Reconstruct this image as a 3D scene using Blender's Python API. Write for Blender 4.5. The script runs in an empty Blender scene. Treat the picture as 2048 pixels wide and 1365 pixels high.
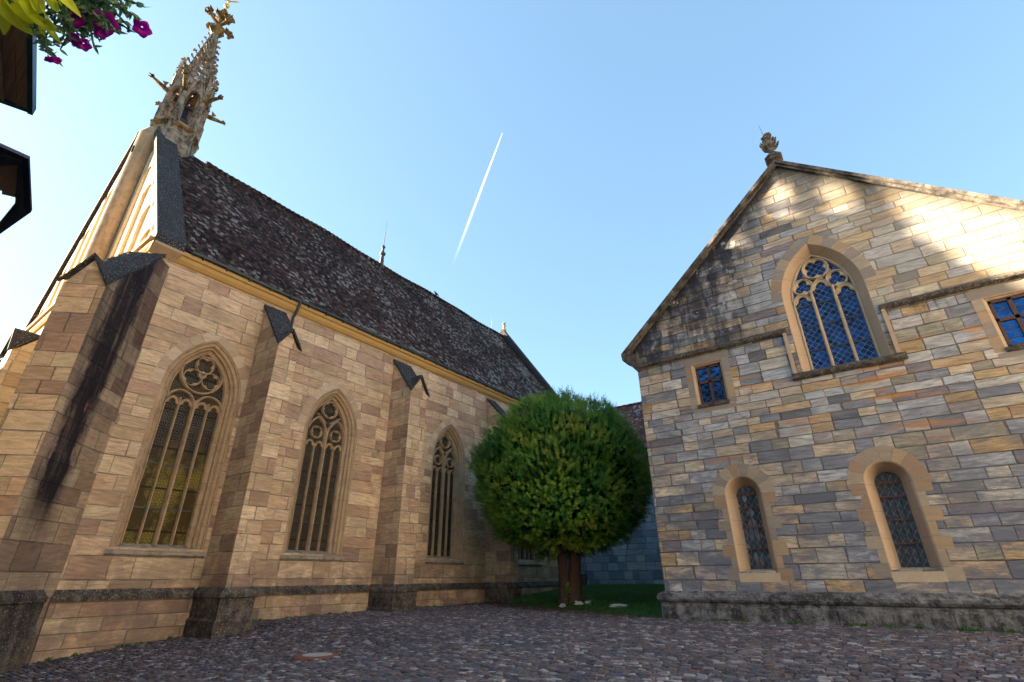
import bpy, math, random
import numpy as np
from mathutils import Vector, Matrix, noise as mnoise
from mathutils.geometry import tessellate_polygon
random.seed(7); rng=np.random.default_rng(7)
S=bpy.context.scene; C=S.collection; PI=math.pi; R=math.radians

# ---------------------------------------------------------------- camera
cam=bpy.data.objects.new('camera',bpy.data.cameras.new('camera')); C.objects.link(cam); S.camera=cam
r_=Vector((0.80921,0.58749177,-0.00571376)); f_=Vector((-0.52785503,0.73126788,0.43199116)); u_=r_.cross(f_)
M=Matrix((r_,u_,-f_)).transposed().to_4x4(); M.translation=(0,0,1.5); cam.matrix_world=M
cam.data.sensor_width=36; cam.data.lens=17.375; cam.data.clip_start=.05; cam.data.clip_end=8000

# ---------------------------------------------------------------- light
SUN_EL=R(20.3); SUN_AZ=R(25.2)             # azimuth measured from -X towards -Y
sd=Vector((-math.cos(SUN_AZ)*math.cos(SUN_EL),-math.sin(SUN_AZ)*math.cos(SUN_EL),math.sin(SUN_EL)))
W=bpy.data.worlds.new('World'); S.world=W; W.use_nodes=True
nt=W.node_tree; sky=nt.nodes.new('ShaderNodeTexSky'); sky.sky_type='NISHITA'; sky.sun_disc=False
sky.sun_elevation=SUN_EL; sky.sun_rotation=math.atan2(sd.x,sd.y); sky.dust_density=.8; sky.air_density=.7; sky.ozone_density=3.
bg=nt.nodes['Background']; gm=nt.nodes.new('ShaderNodeGamma'); gm.inputs[1].default_value=.5; nt.links.new(sky.outputs[0],gm.inputs[0]); tn=nt.nodes.new('ShaderNodeMix'); tn.data_type='RGBA'; tn.blend_type='MULTIPLY'; tn.inputs[0].default_value=1; tn.inputs[7].default_value=(.575,.745,.81,1); nt.links.new(gm.outputs[0],tn.inputs[6]); nt.links.new(tn.outputs[2],bg.inputs[0]); bg.inputs[1].default_value=.085
L=bpy.data.lights.new('sun','SUN'); L.energy=5.0; L.angle=R(.7); L.color=(1,.84,.62)
lo=bpy.data.objects.new('sun',L); C.objects.link(lo); lo.rotation_euler=sd.to_track_quat('Z','Y').to_euler()
S.view_settings.view_transform='Standard'; S.view_settings.look='None'; S.view_settings.exposure=3.5; S.view_settings.gamma=1
S.cycles.max_bounces=6; S.cycles.diffuse_bounces=4; S.cycles.transparent_max_bounces=12

# ---------------------------------------------------------------- node expressions
class E:
    def __init__(s,nt,o): s.nt=nt; s.o=o
    def m(s,op,*a):
        n=s.nt.nodes.new('ShaderNodeMath'); n.operation=op; ins=[s]+list(a)
        for i,v in enumerate(ins):
            if isinstance(v,E): s.nt.links.new(v.o,n.inputs[i])
            else: n.inputs[i].default_value=v
        return E(s.nt,n.outputs[0])
    def __add__(s,b): return s.m('ADD',b)
    def __sub__(s,b): return s.m('SUBTRACT',b)
    def __mul__(s,b): return s.m('MULTIPLY',b)
    def __truediv__(s,b): return s.m('DIVIDE',b)
    def fl(s): return s.m('FLOOR')
    def fr(s): return s.m('FRACT')
    def sin(s): return s.m('SINE')
    def mn(s,b): return s.m('MINIMUM',b)
    def mx(s,b): return s.m('MAXIMUM',b)
    def step(s,a,b):  # smooth 0..1 from a to b
        n=s.nt.nodes.new('ShaderNodeMapRange'); n.interpolation_type='SMOOTHSTEP'
        s.nt.links.new(s.o,n.inputs[0]); n.inputs[1].default_value=a; n.inputs[2].default_value=b
        return E(s.nt,n.outputs[0])
    def inv(s): return s*(-1.)+1.
class Mat:
    def __init__(s,name,rough=.9,**kw):
        s.m=bpy.data.materials.new(name); s.m.use_nodes=True; s.nt=s.m.node_tree; s.b=s.nt.nodes['Principled BSDF']
        s.b.inputs['Roughness'].default_value=rough; s.b.inputs['Specular IOR Level'].default_value=kw.get('spec',.12)
        g=s.nt.nodes.new('ShaderNodeNewGeometry'); s.pos=g.outputs['Position']; s.tn=g.outputs['True Normal']
        x=s.nt.nodes.new('ShaderNodeSeparateXYZ'); s.nt.links.new(s.pos,x.inputs[0]); s.x,s.y,s.z=[E(s.nt,o) for o in x.outputs]
        x=s.nt.nodes.new('ShaderNodeSeparateXYZ'); s.nt.links.new(s.tn,x.inputs[0]); s.nx,s.ny,s.nz=[E(s.nt,o) for o in x.outputs]
    def u(s):      # horizontal coordinate along any upright surface
        l=(s.nx*s.nx+s.ny*s.ny+1e-4).m('SQRT'); return (s.y*s.nx-s.x*s.ny)/l
    def vec(s,a,b,c=0.):
        n=s.nt.nodes.new('ShaderNodeCombineXYZ')
        for i,v in enumerate((a,b,c)):
            if isinstance(v,E): s.nt.links.new(v.o,n.inputs[i])
            else: n.inputs[i].default_value=v
        return n.outputs[0]
    def noise(s,v,scale,det=3,rough=.5):
        n=s.nt.nodes.new('ShaderNodeTexNoise'); s.nt.links.new(v,n.inputs['Vector']); n.inputs['Scale'].default_value=scale
        n.inputs['Detail'].default_value=det; n.inputs['Roughness'].default_value=rough; return E(s.nt,n.outputs[0])
    def white(s,v):
        n=s.nt.nodes.new('ShaderNodeTexWhiteNoise'); n.noise_dimensions='3D'; s.nt.links.new(v,n.inputs['Vector']); return E(s.nt,n.outputs[0])
    def attr(s,name):
        n=s.nt.nodes.new('ShaderNodeAttribute'); n.attribute_name=name; return n
    def ramp(s,f,cols,const=True):
        n=s.nt.nodes.new('ShaderNodeValToRGB'); cr=n.color_ramp; cr.interpolation='CONSTANT' if const else 'LINEAR'
        k=len(cols)
        while len(cr.elements)<k: cr.elements.new(.5)
        for i,c in enumerate(cols):
            cr.elements[i].position=i/k if const else i/(k-1); cr.elements[i].color=(*c,1)
        s.nt.links.new(f.o,n.inputs[0]); return n.outputs[0]
    def mix(s,f,a,b,mode='MIX'):
        n=s.nt.nodes.new('ShaderNodeMix'); n.data_type='RGBA'; n.blend_type=mode
        if isinstance(f,E): s.nt.links.new(f.o,n.inputs[0])
        else: n.inputs[0].default_value=f
        for i,v in ((6,a),(7,b)):
            if isinstance(v,tuple): n.inputs[i].default_value=(*v,1)
            else: s.nt.links.new(v,n.inputs[i])
        return n.outputs[2]
    def scale(s,c,f):  # multiply colour by scalar expression
        n=s.nt.nodes.new('ShaderNodeVectorMath'); n.operation='SCALE'
        if isinstance(c,tuple):
            n.inputs[0].default_value=c
        else: s.nt.links.new(c,n.inputs[0])
        s.nt.links.new(f.o,n.inputs['Scale']); return n.outputs[0]
    def col(s,c):
        if isinstance(c,tuple): s.b.inputs['Base Color'].default_value=(*c,1)
        else: s.nt.links.new(c,s.b.inputs['Base Color'])
    def bump(s,h,dist=.02,st=.7):
        n=s.nt.nodes.new('ShaderNodeBump'); n.inputs['Distance'].default_value=dist; n.inputs['Strength'].default_value=st
        s.nt.links.new(h.o,n.inputs['Height']); s.nt.links.new(n.outputs[0],s.b.inputs['Normal'])
    def rough(s,e): s.nt.links.new(e.o,s.b.inputs['Roughness'])

def ashlar(name,cols,h,Ln,joint,jcol,stains=None,grain=.5,amp=1.,veins=None):
    m=Mat(name); u=m.u(); z=m.z
    v=z/h+(z*1.7).sin()*(.32*amp/h*.42)+(z*.73+1.).sin()*(.2*amp)
    row=v.fl(); fv=v.fr(); rr=m.white(m.vec(row,3.1,.7))
    un=u/Ln+rr*13.+(u*1.27+rr*40.).sin()*.3+(u*2.9+rr*90.).sin()*.17
    cn=un.fl(); fu=un.fr()
    idn=m.white(m.vec(row,cn,1.)); id2=m.white(m.vec(cn,row,5.)); id3=m.white(m.vec(cn,row,9.))
    wob=m.noise(m.pos,5.5,4,.7)*.05-.025
    dv=fv.mn(fv.inv())*h+wob*.6; du=fu.mn(fu.inv())*Ln+wob
    d=dv.mn(du); jm=d.step(joint*.45,joint*1.5)
    ang=(id2-.5)*.34; ca=ang.m('COSINE'); sa=ang.sin()
    a=u*ca+z*sa; b=z*ca-u*sa
    g1=m.noise(m.vec(a*1.0,b*7.,idn*50.),1.5,6,.72); g2=m.noise(m.vec(a*2.5,b*14.,id3*70.),1.,3,.6); fine=m.noise(m.pos,26.,3,.7)
    c=m.ramp(idn,cols)
    if veins: c=m.mix(g2.step(.5,.72)*(id3.step(.25,.9))*.75,c,veins)
    f=(g1.step(.3,.72)*grain+(1-grain*.5))*(id3*.35+.82)*(fine*.5+.75)
    c=m.scale(c,f)
    # weathering: pits, broad tone drifts
    big=m.noise(m.pos,.35,4,.6); c=m.scale(c,big*.7+.65)
    pit=m.noise(m.vec(u*5.,z*11.,m.x*0.+idn*9.),1.6,5,.8).step(.60,.70)*(id2*.8+.25); c=m.mix(pit*.75,c,(.06,.04,.032))
    jn=m.noise(m.pos,1.3,2).step(.4,.62)
    jc=m.mix(jn,tuple(x*.35 for x in jcol),jcol)
    c=m.mix(jm.inv()*.8,c,jc)
    if stains: c=stains(m,c)
    m.col(c); m.bump(jm*.6+fine*.3+g1*.35+idn*.3+pit*(-.4),.05,.9); m.rough(fine*.2+.75)
    return m.m
def streaks(m,c,mask,colr=(.022,.02,.024),w=2.2,thr=(.42,.6),amt=.9):
    n=m.noise(m.vec(m.u()*w,m.z*.22,2.),1.,5,.65); n2=m.noise(m.pos,3.5,5,.7)
    return m.mix((n*.65+n2*.35).step(*thr)*mask*amt,c,colr)
def lichen(m,c,mask,colr=(.34,.33,.3),sc=9.,thr=(.6,.68)):
    return m.mix(m.noise(m.pos,sc,5,.7).step(*thr)*mask,c,colr)

# ---------------------------------------------------------------- materials
churchC=[(.52,.385,.26),(.56,.43,.30),(.47,.335,.23),(.58,.46,.325),(.41,.275,.20),(.53,.39,.275),(.55,.42,.295),(.49,.35,.24),(.36,.25,.19),(.57,.44,.305)]
def st_church(m,c):
    low=m.z.step(4.2,.6); c=m.mix(low*m.noise(m.pos,.9,5,.7).step(.3,.6)*.72,c,(.16,.115,.095))
    c=m.mix(m.noise(m.vec(m.u()*1.2,m.z*2.,8.),1.,6,.8).step(.56,.7)*.4,c,(.20,.14,.10))
    c=streaks(m,c,m.z.step(4.,12.)*.35,(.12,.085,.06),1.3,(.5,.68),.8)
    rus=m.noise(m.vec(m.u()*2.5,m.z*.9,7.),1.,4).step(.67,.76); return m.mix(rus*.55,c,(.42,.14,.05))
churchC=[(a*1.04,b*.985,c*.87) for a,b,c in churchC]
M_church=ashlar('church_sandstone',churchC,.56,1.3,.016,(.42,.36,.28),st_church,.55,veins=(.33,.23,.17))
def st_butt(m,c):
    c=st_church(m,c)
    return c
M_butt=ashlar('buttress_sandstone',churchC,.6,.95,.016,(.42,.36,.28),st_butt,.55,veins=(.33,.23,.17))
def st_diag(m,c):
    # broad black run-off band on the side that looks north-east under the cap
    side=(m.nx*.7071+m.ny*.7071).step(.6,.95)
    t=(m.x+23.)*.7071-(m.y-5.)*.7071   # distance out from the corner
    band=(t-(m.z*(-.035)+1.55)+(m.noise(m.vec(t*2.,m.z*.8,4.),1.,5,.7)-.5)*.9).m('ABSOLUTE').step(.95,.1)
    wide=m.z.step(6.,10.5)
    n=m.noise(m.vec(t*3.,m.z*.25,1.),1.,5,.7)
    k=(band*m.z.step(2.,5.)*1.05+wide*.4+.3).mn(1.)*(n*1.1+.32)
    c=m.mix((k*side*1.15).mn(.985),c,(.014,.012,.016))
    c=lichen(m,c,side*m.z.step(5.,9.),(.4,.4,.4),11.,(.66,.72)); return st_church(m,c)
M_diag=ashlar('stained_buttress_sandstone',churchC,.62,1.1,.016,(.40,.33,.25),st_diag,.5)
hallC=[(.40,.32,.24),(.26,.26,.265),(.46,.36,.25),(.14,.14,.15),(.43,.39,.33),(.43,.30,.185),(.33,.33,.345),(.49,.41,.30),(.36,.36,.365),(.39,.32,.26),(.40,.275,.15),(.22,.22,.24),(.44,.36,.27),(.31,.265,.24),(.41,.385,.36),(.28,.25,.19),(.42,.335,.24),(.37,.365,.37),(.21,.175,.18),(.47,.43,.38),(.19,.195,.215)]
def st_hall(m,c):
    rake=(m.x+.1).m('ABSOLUTE')*(-.9)+18.9-m.z          # how far below the coping
    left=m.x.step(-.8,-4.2)
    k=(rake.step(3.2,.2)*.6+left*m.z.step(10.3,10.9)*.85)
    up=m.z.step(10.4,11.0)
    c=streaks(m,c,(k*up).mn(1.),(.03,.03,.036),1.6,(.34,.56),.93)
    c=streaks(m,c,rake.step(.9,.1)*up,(.02,.02,.024),2.,(.3,.5),.9)
    c=m.mix(m.noise(m.vec(m.u()*.35,m.z*3.2,5.),1.,5,.6).step(.55,.66)*m.z.step(4.5,6.5)*m.z.step(10.4,9.2)*.8,c,(.46,.20,.06))
    c=streaks(m,c,m.z.step(9.5,10.6)*up.inv(),(.05,.045,.045),3.,(.5,.64),.8)
    low=m.z.step(9.,3.); c=m.mix(low*m.noise(m.vec(m.u()*.7,m.z*1.8,3.),1.,6,.75).step(.42,.58)*.8,c,(.13,.135,.165))
    c=m.mix(m.noise(m.vec(m.u()*1.5,m.z*2.5,8.),1.,6,.8).step(.6,.72)*.55,c,(.075,.07,.075))
    c=m.mix(up*m.x.step(-1.5,1.5)*.25,c,(.50,.42,.30))  # upper right gable painted paler to strengthen its sunlit patch
    return lichen(m,c,left*m.z.step(10.5,12.)*.8,(.5,.49,.46),1.6,(.6,.68))
M_hall=ashlar('hall_ashlar',hallC,.385,.84,.016,(.16,.13,.11),st_hall,.75,veins=(.13,.11,.105))
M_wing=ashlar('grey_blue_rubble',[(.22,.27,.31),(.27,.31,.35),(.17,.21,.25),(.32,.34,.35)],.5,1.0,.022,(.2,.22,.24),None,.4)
def trim(name,cols,dark=0.,lich=0.,gold=0.,drift=.5):
    m=Mat(name); n=m.noise(m.pos,1.1,4,.6); f=m.noise(m.pos,22.,4,.7); c=m.ramp(n,cols,False)
    c=m.scale(c,f*.55+.72)
    j=((m.z*1.15).fr().mn((m.z*1.15).fr().inv())).step(.006,.02)
    c=m.mix(j.inv()*.35,c,(.12,.09,.06))
    if dark: c=m.mix((m.noise(m.vec(m.u()*1.6,m.z*.4,3.),1.,5,.7)*.5+m.noise(m.pos,3.,5,.7)*.5).step(.5-dark*.12,.6)*(.93 if dark>.5 else dark),c,(.022,.02,.022))
    if lich: c=lichen(m,c,lich,(.36,.35,.32),16.,(.56,.66))
    if gold: c=m.mix(m.noise(m.pos,5.,4,.7).step(.5,.62)*gold,c,(.5,.3,.06))
    m.col(c); m.bump(f*.5+n*.4+j*.2,.02,.6); return m.m
M_front=ashlar('pale_front_sandstone',[(.50,.38,.22),(.55,.43,.27),(.46,.34,.2),(.58,.47,.3)],.6,1.15,.016,(.42,.36,.28),None,.4)
M_archade=trim('cream_gable_stone',[(.60,.49,.32),(.54,.42,.26),(.64,.54,.38)])
M_trimC=trim('warm_dressed_stone',[(.50,.35,.20),(.41,.28,.165),(.52,.39,.24)],.3,.12)
M_cornice=trim('ochre_cornice_stone',[(.56,.35,.13),(.48,.29,.10),(.55,.37,.17)],0,0,.3)
M_trimH=trim('cream_dressed_stone',[(.52,.42,.29),(.44,.33,.22),(.56,.48,.37)])
M_trimHj=trim('tan_jamb_stone',[(.46,.30,.18),(.40,.29,.2),(.46,.35,.24)])
M_black=trim('blackened_lichen_stone',[(.15,.12,.09),(.2,.16,.12)],1.7,.7)
M_sill=trim('lichen_sill_stone',[(.3,.24,.18),(.38,.32,.25)],.5,.9)
M_plinthH=trim('blackened_plinth_stone',[(.16,.155,.155),(.26,.25,.25)],1.15,.45)
M_turret=trim('weathered_turret_stone',[(.24,.185,.14),(.34,.26,.19),(.15,.115,.10)],.55,.15,.15)
M_carve=trim('golden_carved_stone',[(.16,.10,.04),(.26,.16,.06),(.09,.065,.04)],.6,.1,.35)
M_slab=trim('dark_slate_slab',[(.022,.02,.022),(.05,.045,.045)],0,.75)
def voussoir_mat(name,cols):
    m=Mat(name); a=m.attr('tint'); e=E(m.nt,a.outputs['Fac']); c=m.ramp(e,cols)
    n=m.noise(m.vec(m.u()*1.2,m.z*5.,e*60.),1.5,4,.65); f=m.noise(m.pos,24.,3,.7)
    c=m.scale(c,(n*.6+.68)*(f*.4+.8)); m.col(c); m.bump(n*.5+f*.4,.02,.6); return m.m
M_vouC=voussoir_mat('church_arch_stone',[(.50,.37,.25),(.54,.41,.28),(.44,.32,.21),(.51,.39,.27),(.40,.28,.19)])
M_vouH=voussoir_mat('hall_arch_stone',[(.31,.24,.17),(.36,.25,.15),(.24,.20,.165),(.34,.27,.19),(.30,.20,.13),(.27,.22,.18)])
def tiles(name,cols,rh,tw,lc,lmask,moss=None,axis='y'):
    m=Mat(name,1.,spec=.03); u=m.y if axis=='y' else m.x
    v=m.z/rh+m.noise(m.pos,.5,2)*.25; row=v.fl(); fv=v.fr()
    un=u/tw+(row*.5)+m.noise(m.pos,1.1,2)*.3; cn=un.fl(); fu=un.fr()
    i1=m.white(m.vec(row,cn,2.)); i2=m.white(m.vec(cn,row,4.))
    c=m.ramp(i1,cols); c=m.scale(c,m.noise(m.pos,12.,4,.7)*.8+.55)
    big=m.noise(m.pos,.28,4,.6); c=m.scale(c,big*.9+.5)
    g=m.noise(m.vec(m.x,u*1.,m.z*.5),.5,3,.6)
    lf=(i2*.55+m.noise(m.pos,13.,5,.8)*.5+(g-.5)*.7+lmask(m)).step(.62,.82)
    c=m.mix(lf,c,lc)
    if moss: c=m.mix(m.noise(m.pos,2.2,5,.7).step(.6,.68)*moss(m),c,(.07,.09,.02))
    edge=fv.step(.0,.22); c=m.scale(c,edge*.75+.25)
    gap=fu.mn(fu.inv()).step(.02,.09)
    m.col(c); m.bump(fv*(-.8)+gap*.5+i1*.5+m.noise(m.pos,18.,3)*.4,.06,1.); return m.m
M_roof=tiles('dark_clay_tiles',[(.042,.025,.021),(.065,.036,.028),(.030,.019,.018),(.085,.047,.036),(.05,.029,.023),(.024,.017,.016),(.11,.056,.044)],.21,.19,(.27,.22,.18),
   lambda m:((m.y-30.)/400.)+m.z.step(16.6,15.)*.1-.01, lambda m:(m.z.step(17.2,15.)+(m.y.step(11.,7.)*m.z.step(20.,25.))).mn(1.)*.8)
M_redroof=tiles('red_clay_tiles',[(.20,.07,.045),(.13,.055,.045),(.27,.10,.06),(.10,.06,.06),(.16,.08,.08)],.23,.2,(.3,.27,.27),lambda m:m.z*0.-.02,None,'x')
def plain(name,c,rough=.6,metal=0.,nz=.3,sc=15.,spec=.4):
    m=Mat(name,rough,spec=spec); m.b.inputs['Metallic'].default_value=metal; n=m.noise(m.pos,sc,4,.65)
    m.col(m.scale(c,n*(2*nz)+(1-nz))); m.bump(n,.006,.4); return m.m
M_iron=plain('dark_iron',(.05,.05,.055),.5,.5); M_gutter=plain('dark_green_gutter_metal',(.045,.055,.05),.45,.4)
M_rod=plain('grey_lead_metal',(.07,.07,.075),.6,.2); M_rust=plain('rusty_iron',(.16,.055,.03),.85,.1,.5,30.)
M_gold=plain('gilded_metal',(.8,.5,.12),.3,.9); M_bell=plain('dark_bell_bronze',(.03,.035,.06),.4,.7)
M_wood=plain('red_brown_window_wood',(.065,.026,.018),.55,0,.35); M_lead=plain('pale_lead_came',(.28,.28,.28),.5,.2)
M_slot=plain('dark_opening',(.01,.01,.01),1.)
def leaded(name,paint,du,dv,lw,lcol,cols,metal=.55,rough=.12,diamond=True,var=.06):
    m=Mat(name,rough,spec=.6); m.b.inputs['Metallic'].default_value=metal; u=m.u()
    a=(u/du+m.z/dv) if diamond else u/du; b=(u/du-m.z/dv) if diamond else m.z/dv
    fa=a.fr(); fb=b.fr(); d=fa.mn(fa.inv()).mn(fb.mn(fb.inv())); ln=d.step(lw*.7,lw*1.3)
    i=m.white(m.vec(a.fl(),b.fl(),paint)); i2=m.white(m.vec(b.fl(),a.fl(),paint+3.))
    c=m.ramp(i,cols); c=m.scale(c,i2*.8+.6); c=m.mix(ln.inv(),c,lcol); m.col(c)
    me=ln*metal; m.nt.links.new(me.o,m.b.inputs['Metallic'])
    m.rough(ln*(rough-.7)+.7)
    m.bump(i*1.6+m.noise(m.pos,4.,2)*1.,var,.35); return m.m
M_glH=leaded('sky_tinted_diamond_glass',1.,.27,.27,.05,(.10,.16,.24),[(.004,.024,.075),(.003,.018,.05),(.006,.032,.10),(.004,.02,.065),(.0015,.008,.025)],.75,.12)  # reflected sky blue is put into the pane colours
M_glS=leaded('sky_tinted_leaded_glass',2.,.34,.34,.04,(.03,.05,.09),[(.010,.085,.24),(.012,.10,.28),(.008,.07,.20)],.8,.1,True,.03)  # pane colours carry the blue of the reflected sky
M_glR1=leaded('patchwork_diamond_glass',5.,.26,.36,.03,(.05,.05,.06),[(.05,.07,.09),(.20,.28,.33),(.16,.08,.03),(.02,.02,.03),(.08,.12,.16),(.22,.12,.04),(.03,.03,.04),(.12,.09,.12)],.0,.4)
M_glR2=leaded('dark_diamond_glass',6.,.26,.36,.03,(.05,.05,.06),[(.012,.014,.02),(.02,.022,.03),(.03,.03,.04),(.01,.01,.016),(.015,.015,.02)],.0,.45)
def rosette(name,tree_refl):
    m=Mat(name,.4,spec=.08); u=m.u(); p=.29; q=.36
    a=u/p; b=m.z/q; fa=a.fr()-.5; fb=b.fr()-.5
    d1=(fa*fa+fb*fb).m('SQRT'); ring=(d1-.38).m('ABSOLUTE').step(.06,.02)
    ring2=(d1-.13).m('ABSOLUTE').step(.05,.02)
    da=fa.m('ABSOLUTE'); db=fb.m('ABSOLUTE'); cr=((da-db).m('ABSOLUTE').step(.045,.015))*d1.step(.34,.4)
    ed=(da.mn(db).step(.028,.01))*d1.step(.1,.15)*.5
    ln=ring.mx(ring2).mx(cr).mx(ed)
    bar=((m.z*.62).fr().mn((m.z*.62).fr().inv())).step(.03,.015)
    i=m.white(m.vec(a.fl(),b.fl(),1.))
    n=m.noise(m.vec(m.y*1.,m.z*.7,0.),1.,4,.7)
    g=m.ramp(i,[(.008,.009,.012),(.02,.02,.02),(.012,.013,.018),(.03,.028,.02)])
    if tree_refl: g=m.mix((m.z.step(8.0,4.8)*.9+n*.5-.25).step(.2,.85)*.9,g,m.mix(n.step(.42,.6),(.05,.032,.006),(.20,.16,.025)))  # yellow reflection of trees painted into the lower panes
    c=m.mix(ln*.9,g,(.13,.095,.05) if not tree_refl else m.mix(m.z.step(8.0,5.),(.13,.10,.06),(.05,.03,.01))); c=m.mix(bar,c,(.015,.013,.012)); m.col(c); m.bump(i,.05,.3); return m.m
M_glC1=rosette('tree_reflection_rosette_glass',True); M_glC=rosette('dark_rosette_glass',False)
M_glBlue=leaded('deep_blue_glass',7.,.2,.2,.05,(.02,.02,.03),[(.01,.03,.10),(.015,.05,.16),(.01,.02,.07)],.6,.15)

# ---------------------------------------------------------------- mesh helpers
class MB:
    def __init__(s): s.v=[]; s.f=[]; s.t=[]
    def add(s,vs,fs,tint=None):
        b=len(s.v); s.v+=[tuple(v) for v in vs]; s.f+=[tuple(i+b for i in f) for f in fs]; s.t+=[tint if tint is not None else .5]*len(fs)
    def box(s,x0,x1,y0,y1,z0,z1,tint=None):
        s.add([(x,y,z) for z in (z0,z1) for y in (y0,y1) for x in (x0,x1)],[(0,2,3,1),(4,5,7,6),(0,1,5,4),(2,6,7,3),(0,4,6,2),(1,3,7,5)],tint)
    def prism(s,poly,vec,tint=None):   # poly: 3D loop, extruded by vec
        n=len(poly); v=Vector(vec); P=[Vector(p) for p in poly]
        tr=tessellate_polygon([P])
        s.add(P+[p+v for p in P],[tuple(t) for t in tr]+[tuple(i+n for i in reversed(t)) for t in tr]+[(i,(i+1)%n,(i+1)%n+n,i+n) for i in range(n)],tint)
    def loft(s,rings,closed=True,caps=False,tint=None):
        n=len(rings[0]); vs=[p for r in rings for p in r]; fs=[]
        for k in range(len(rings)-1):
            for i in range(n if closed else n-1):
                j=(i+1)%n; fs.append((k*n+i,k*n+j,(k+1)*n+j,(k+1)*n+i))
        if caps: fs.append(tuple(range(n))[::-1]); fs.append(tuple(range((len(rings)-1)*n,len(rings)*n)))
        s.add(vs,fs,tint)
    def tube(s,pts,rad,n=8,tint=None):
        pts=[Vector(p) for p in pts]; rings=[]; up=None
        if not hasattr(rad,'__len__'): rad=[rad]*len(pts)
        for k,p in enumerate(pts):
            d=(pts[min(k+1,len(pts)-1)]-pts[max(k-1,0)]).normalized()
            if up is None: up=d.orthogonal().normalized()
            up=(up-d*up.dot(d)).normalized(); w=d.cross(up)
            rings.append([p+(up*math.cos(a)+w*math.sin(a))*rad[k] for a in [2*PI*i/n for i in range(n)]])
        s.loft(rings,True,True,tint)
    def lathe(s,c,prof,n=16,a0=0.,tint=None):  # prof: (radius,z)
        s.loft([[(c[0]+r*math.cos(a0+2*PI*i/n),c[1]+r*math.sin(a0+2*PI*i/n),z) for i in range(n)] for r,z in prof],True,True,tint)
    def blob(s,c,r,seed=0,am=.25,seg=7,ring=5,tint=None):
        c=Vector(c); rr=r if hasattr(r,'__len__') else (r,r,r); rings=[]
        for k in range(ring+1):
            th=PI*k/ring; row=[]
            for i in range(seg):
                ph=2*PI*i/seg; d=Vector((math.sin(th)*math.cos(ph),math.sin(th)*math.sin(ph),math.cos(th)))
                q=1+am*mnoise.noise(d*1.7+Vector((seed*3.1,seed*1.7,0)))*2
                row.append(c+Vector((d.x*rr[0],d.y*rr[1],d.z*rr[2]))*q)
            rings.append(row)
        s.loft(rings,True,False,tint)
    def build(s,name,mat,parent=None,smooth=False,tint=False):
        me=bpy.data.meshes.new(name); me.from_pydata(s.v,[],s.f); me.materials.append(mat)
        if tint:
            a=me.attributes.new('tint','FLOAT','FACE'); a.data.foreach_set('value',[float(t) for t in s.t])
        if smooth: me.polygons.foreach_set('use_smooth',[True]*len(me.polygons))
        o=bpy.data.objects.new(name,me); C.objects.link(o)
        if parent:
            o.parent=parent; off=Vector((0,0,0)); p=parent
            while p: off+=p.location; p=p.parent
            o.location=-off
        me.update(); return o
def tag(o,label=None,cat=None,group=None,kind=None):
    for k,v in (('label',label),('category',cat),('group',group),('kind',kind)):
        if v: o[k]=v
    return o
def thing(name,loc,label,cat,group=None):
    o=bpy.data.objects.new(name,None); o.location=loc; o.empty_display_size=.2; C.objects.link(o); return tag(o,label,cat,group)
def wall(outer,holes,fn):
    m=MB(); loops=[[Vector((a,b,0)) for a,b in outer]]+[[Vector((a,b,0)) for a,b in h] for h in holes]
    m.add([fn(p.x,p.y) for l in loops for p in l],[tuple(t) for t in tessellate_polygon(loops)]); return m
def arch(a,cofs,zs,zb,n=14,o=0.,u0=0.):   # pointed (cofs>0) or round (cofs=0) opening outline, offset o outward
    Rr=a+cofs+o; th=math.acos(min(1,cofs/Rr)); P=[(u0-a-o,zb)]
    for i in range(n+1):
        t=PI-(PI-(PI-th))*i/n; t=PI-th*i/n; P.append((u0+cofs+Rr*math.cos(t),zs+Rr*math.sin(t)))
    Q=[(2*u0-p[0],p[1]) for p in P[:-1]][::-1]
    return P+Q
def bar(mb,path,w,df,db,fn,closed=False):  # moulded bar swept along a 2D path; df/db front/back depth
    P=[Vector(p) for p in path]; n=len(P); dm=db+(df-db)*.45
    prof=[(-.5,db),(-.5,dm),(-.17,df),(.17,df),(.5,dm),(.5,db)]; rings=[]
    for k in range(n):
        a=P[(k-1)%n] if (closed or k>0) else P[k]; b=P[(k+1)%n] if (closed or k<n-1) else P[k]
        t=(b-a).normalized(); nn=Vector((-t.y,t.x)); rings.append([fn(P[k].x+nn.x*w*q,P[k].y+nn.y*w*q,d) for q,d in prof])
    if closed: rings.append(rings[0])
    mb.loft(rings,True,not closed)
def circ(c,r,n=28): return [(c[0]+r*math.cos(2*PI*i/n),c[1]+r*math.sin(2*PI*i/n)) for i in range(n)]
def foil_r(th,nf,rot,c,r):
    best=c*.25
    for k in range(nf):
        d=th-(rot+2*PI*k/nf); s=r*r-(c*math.sin(d))**2
        if s>=0: best=max(best,c*math.cos(d)+math.sqrt(s))
    return best
def plate(mb,cen,ro,ri,t0,t1,df,db,fn,n=48):   # stone between two polar outlines
    rings=[]
    for i in range(n+1):
        t=t0+(t1-t0)*i/n; a=ri(t); b=max(ro(t),a+.004); c,s=math.cos(t),math.sin(t)
        rings.append([fn(cen[0]+c*a,cen[1]+s*a,db),fn(cen[0]+c*a,cen[1]+s*a,df-.03),fn(cen[0]+c*(a+(b-a)*.25),cen[1]+s*(a+(b-a)*.25),df),fn(cen[0]+c*b,cen[1]+s*b,df)])
    mb.loft(rings,False)
def foil(mb,cen,Rr,nf,rot,df,db,fn,k=.5,q=.42,rw=.05):
    plate(mb,cen,lambda t:Rr,lambda t:foil_r(t,nf,rot,Rr*k,Rr*q),0,2*PI,df-.05,db,fn)
    bar(mb,circ(cen,Rr),rw*2,df,db,fn,True)
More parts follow.
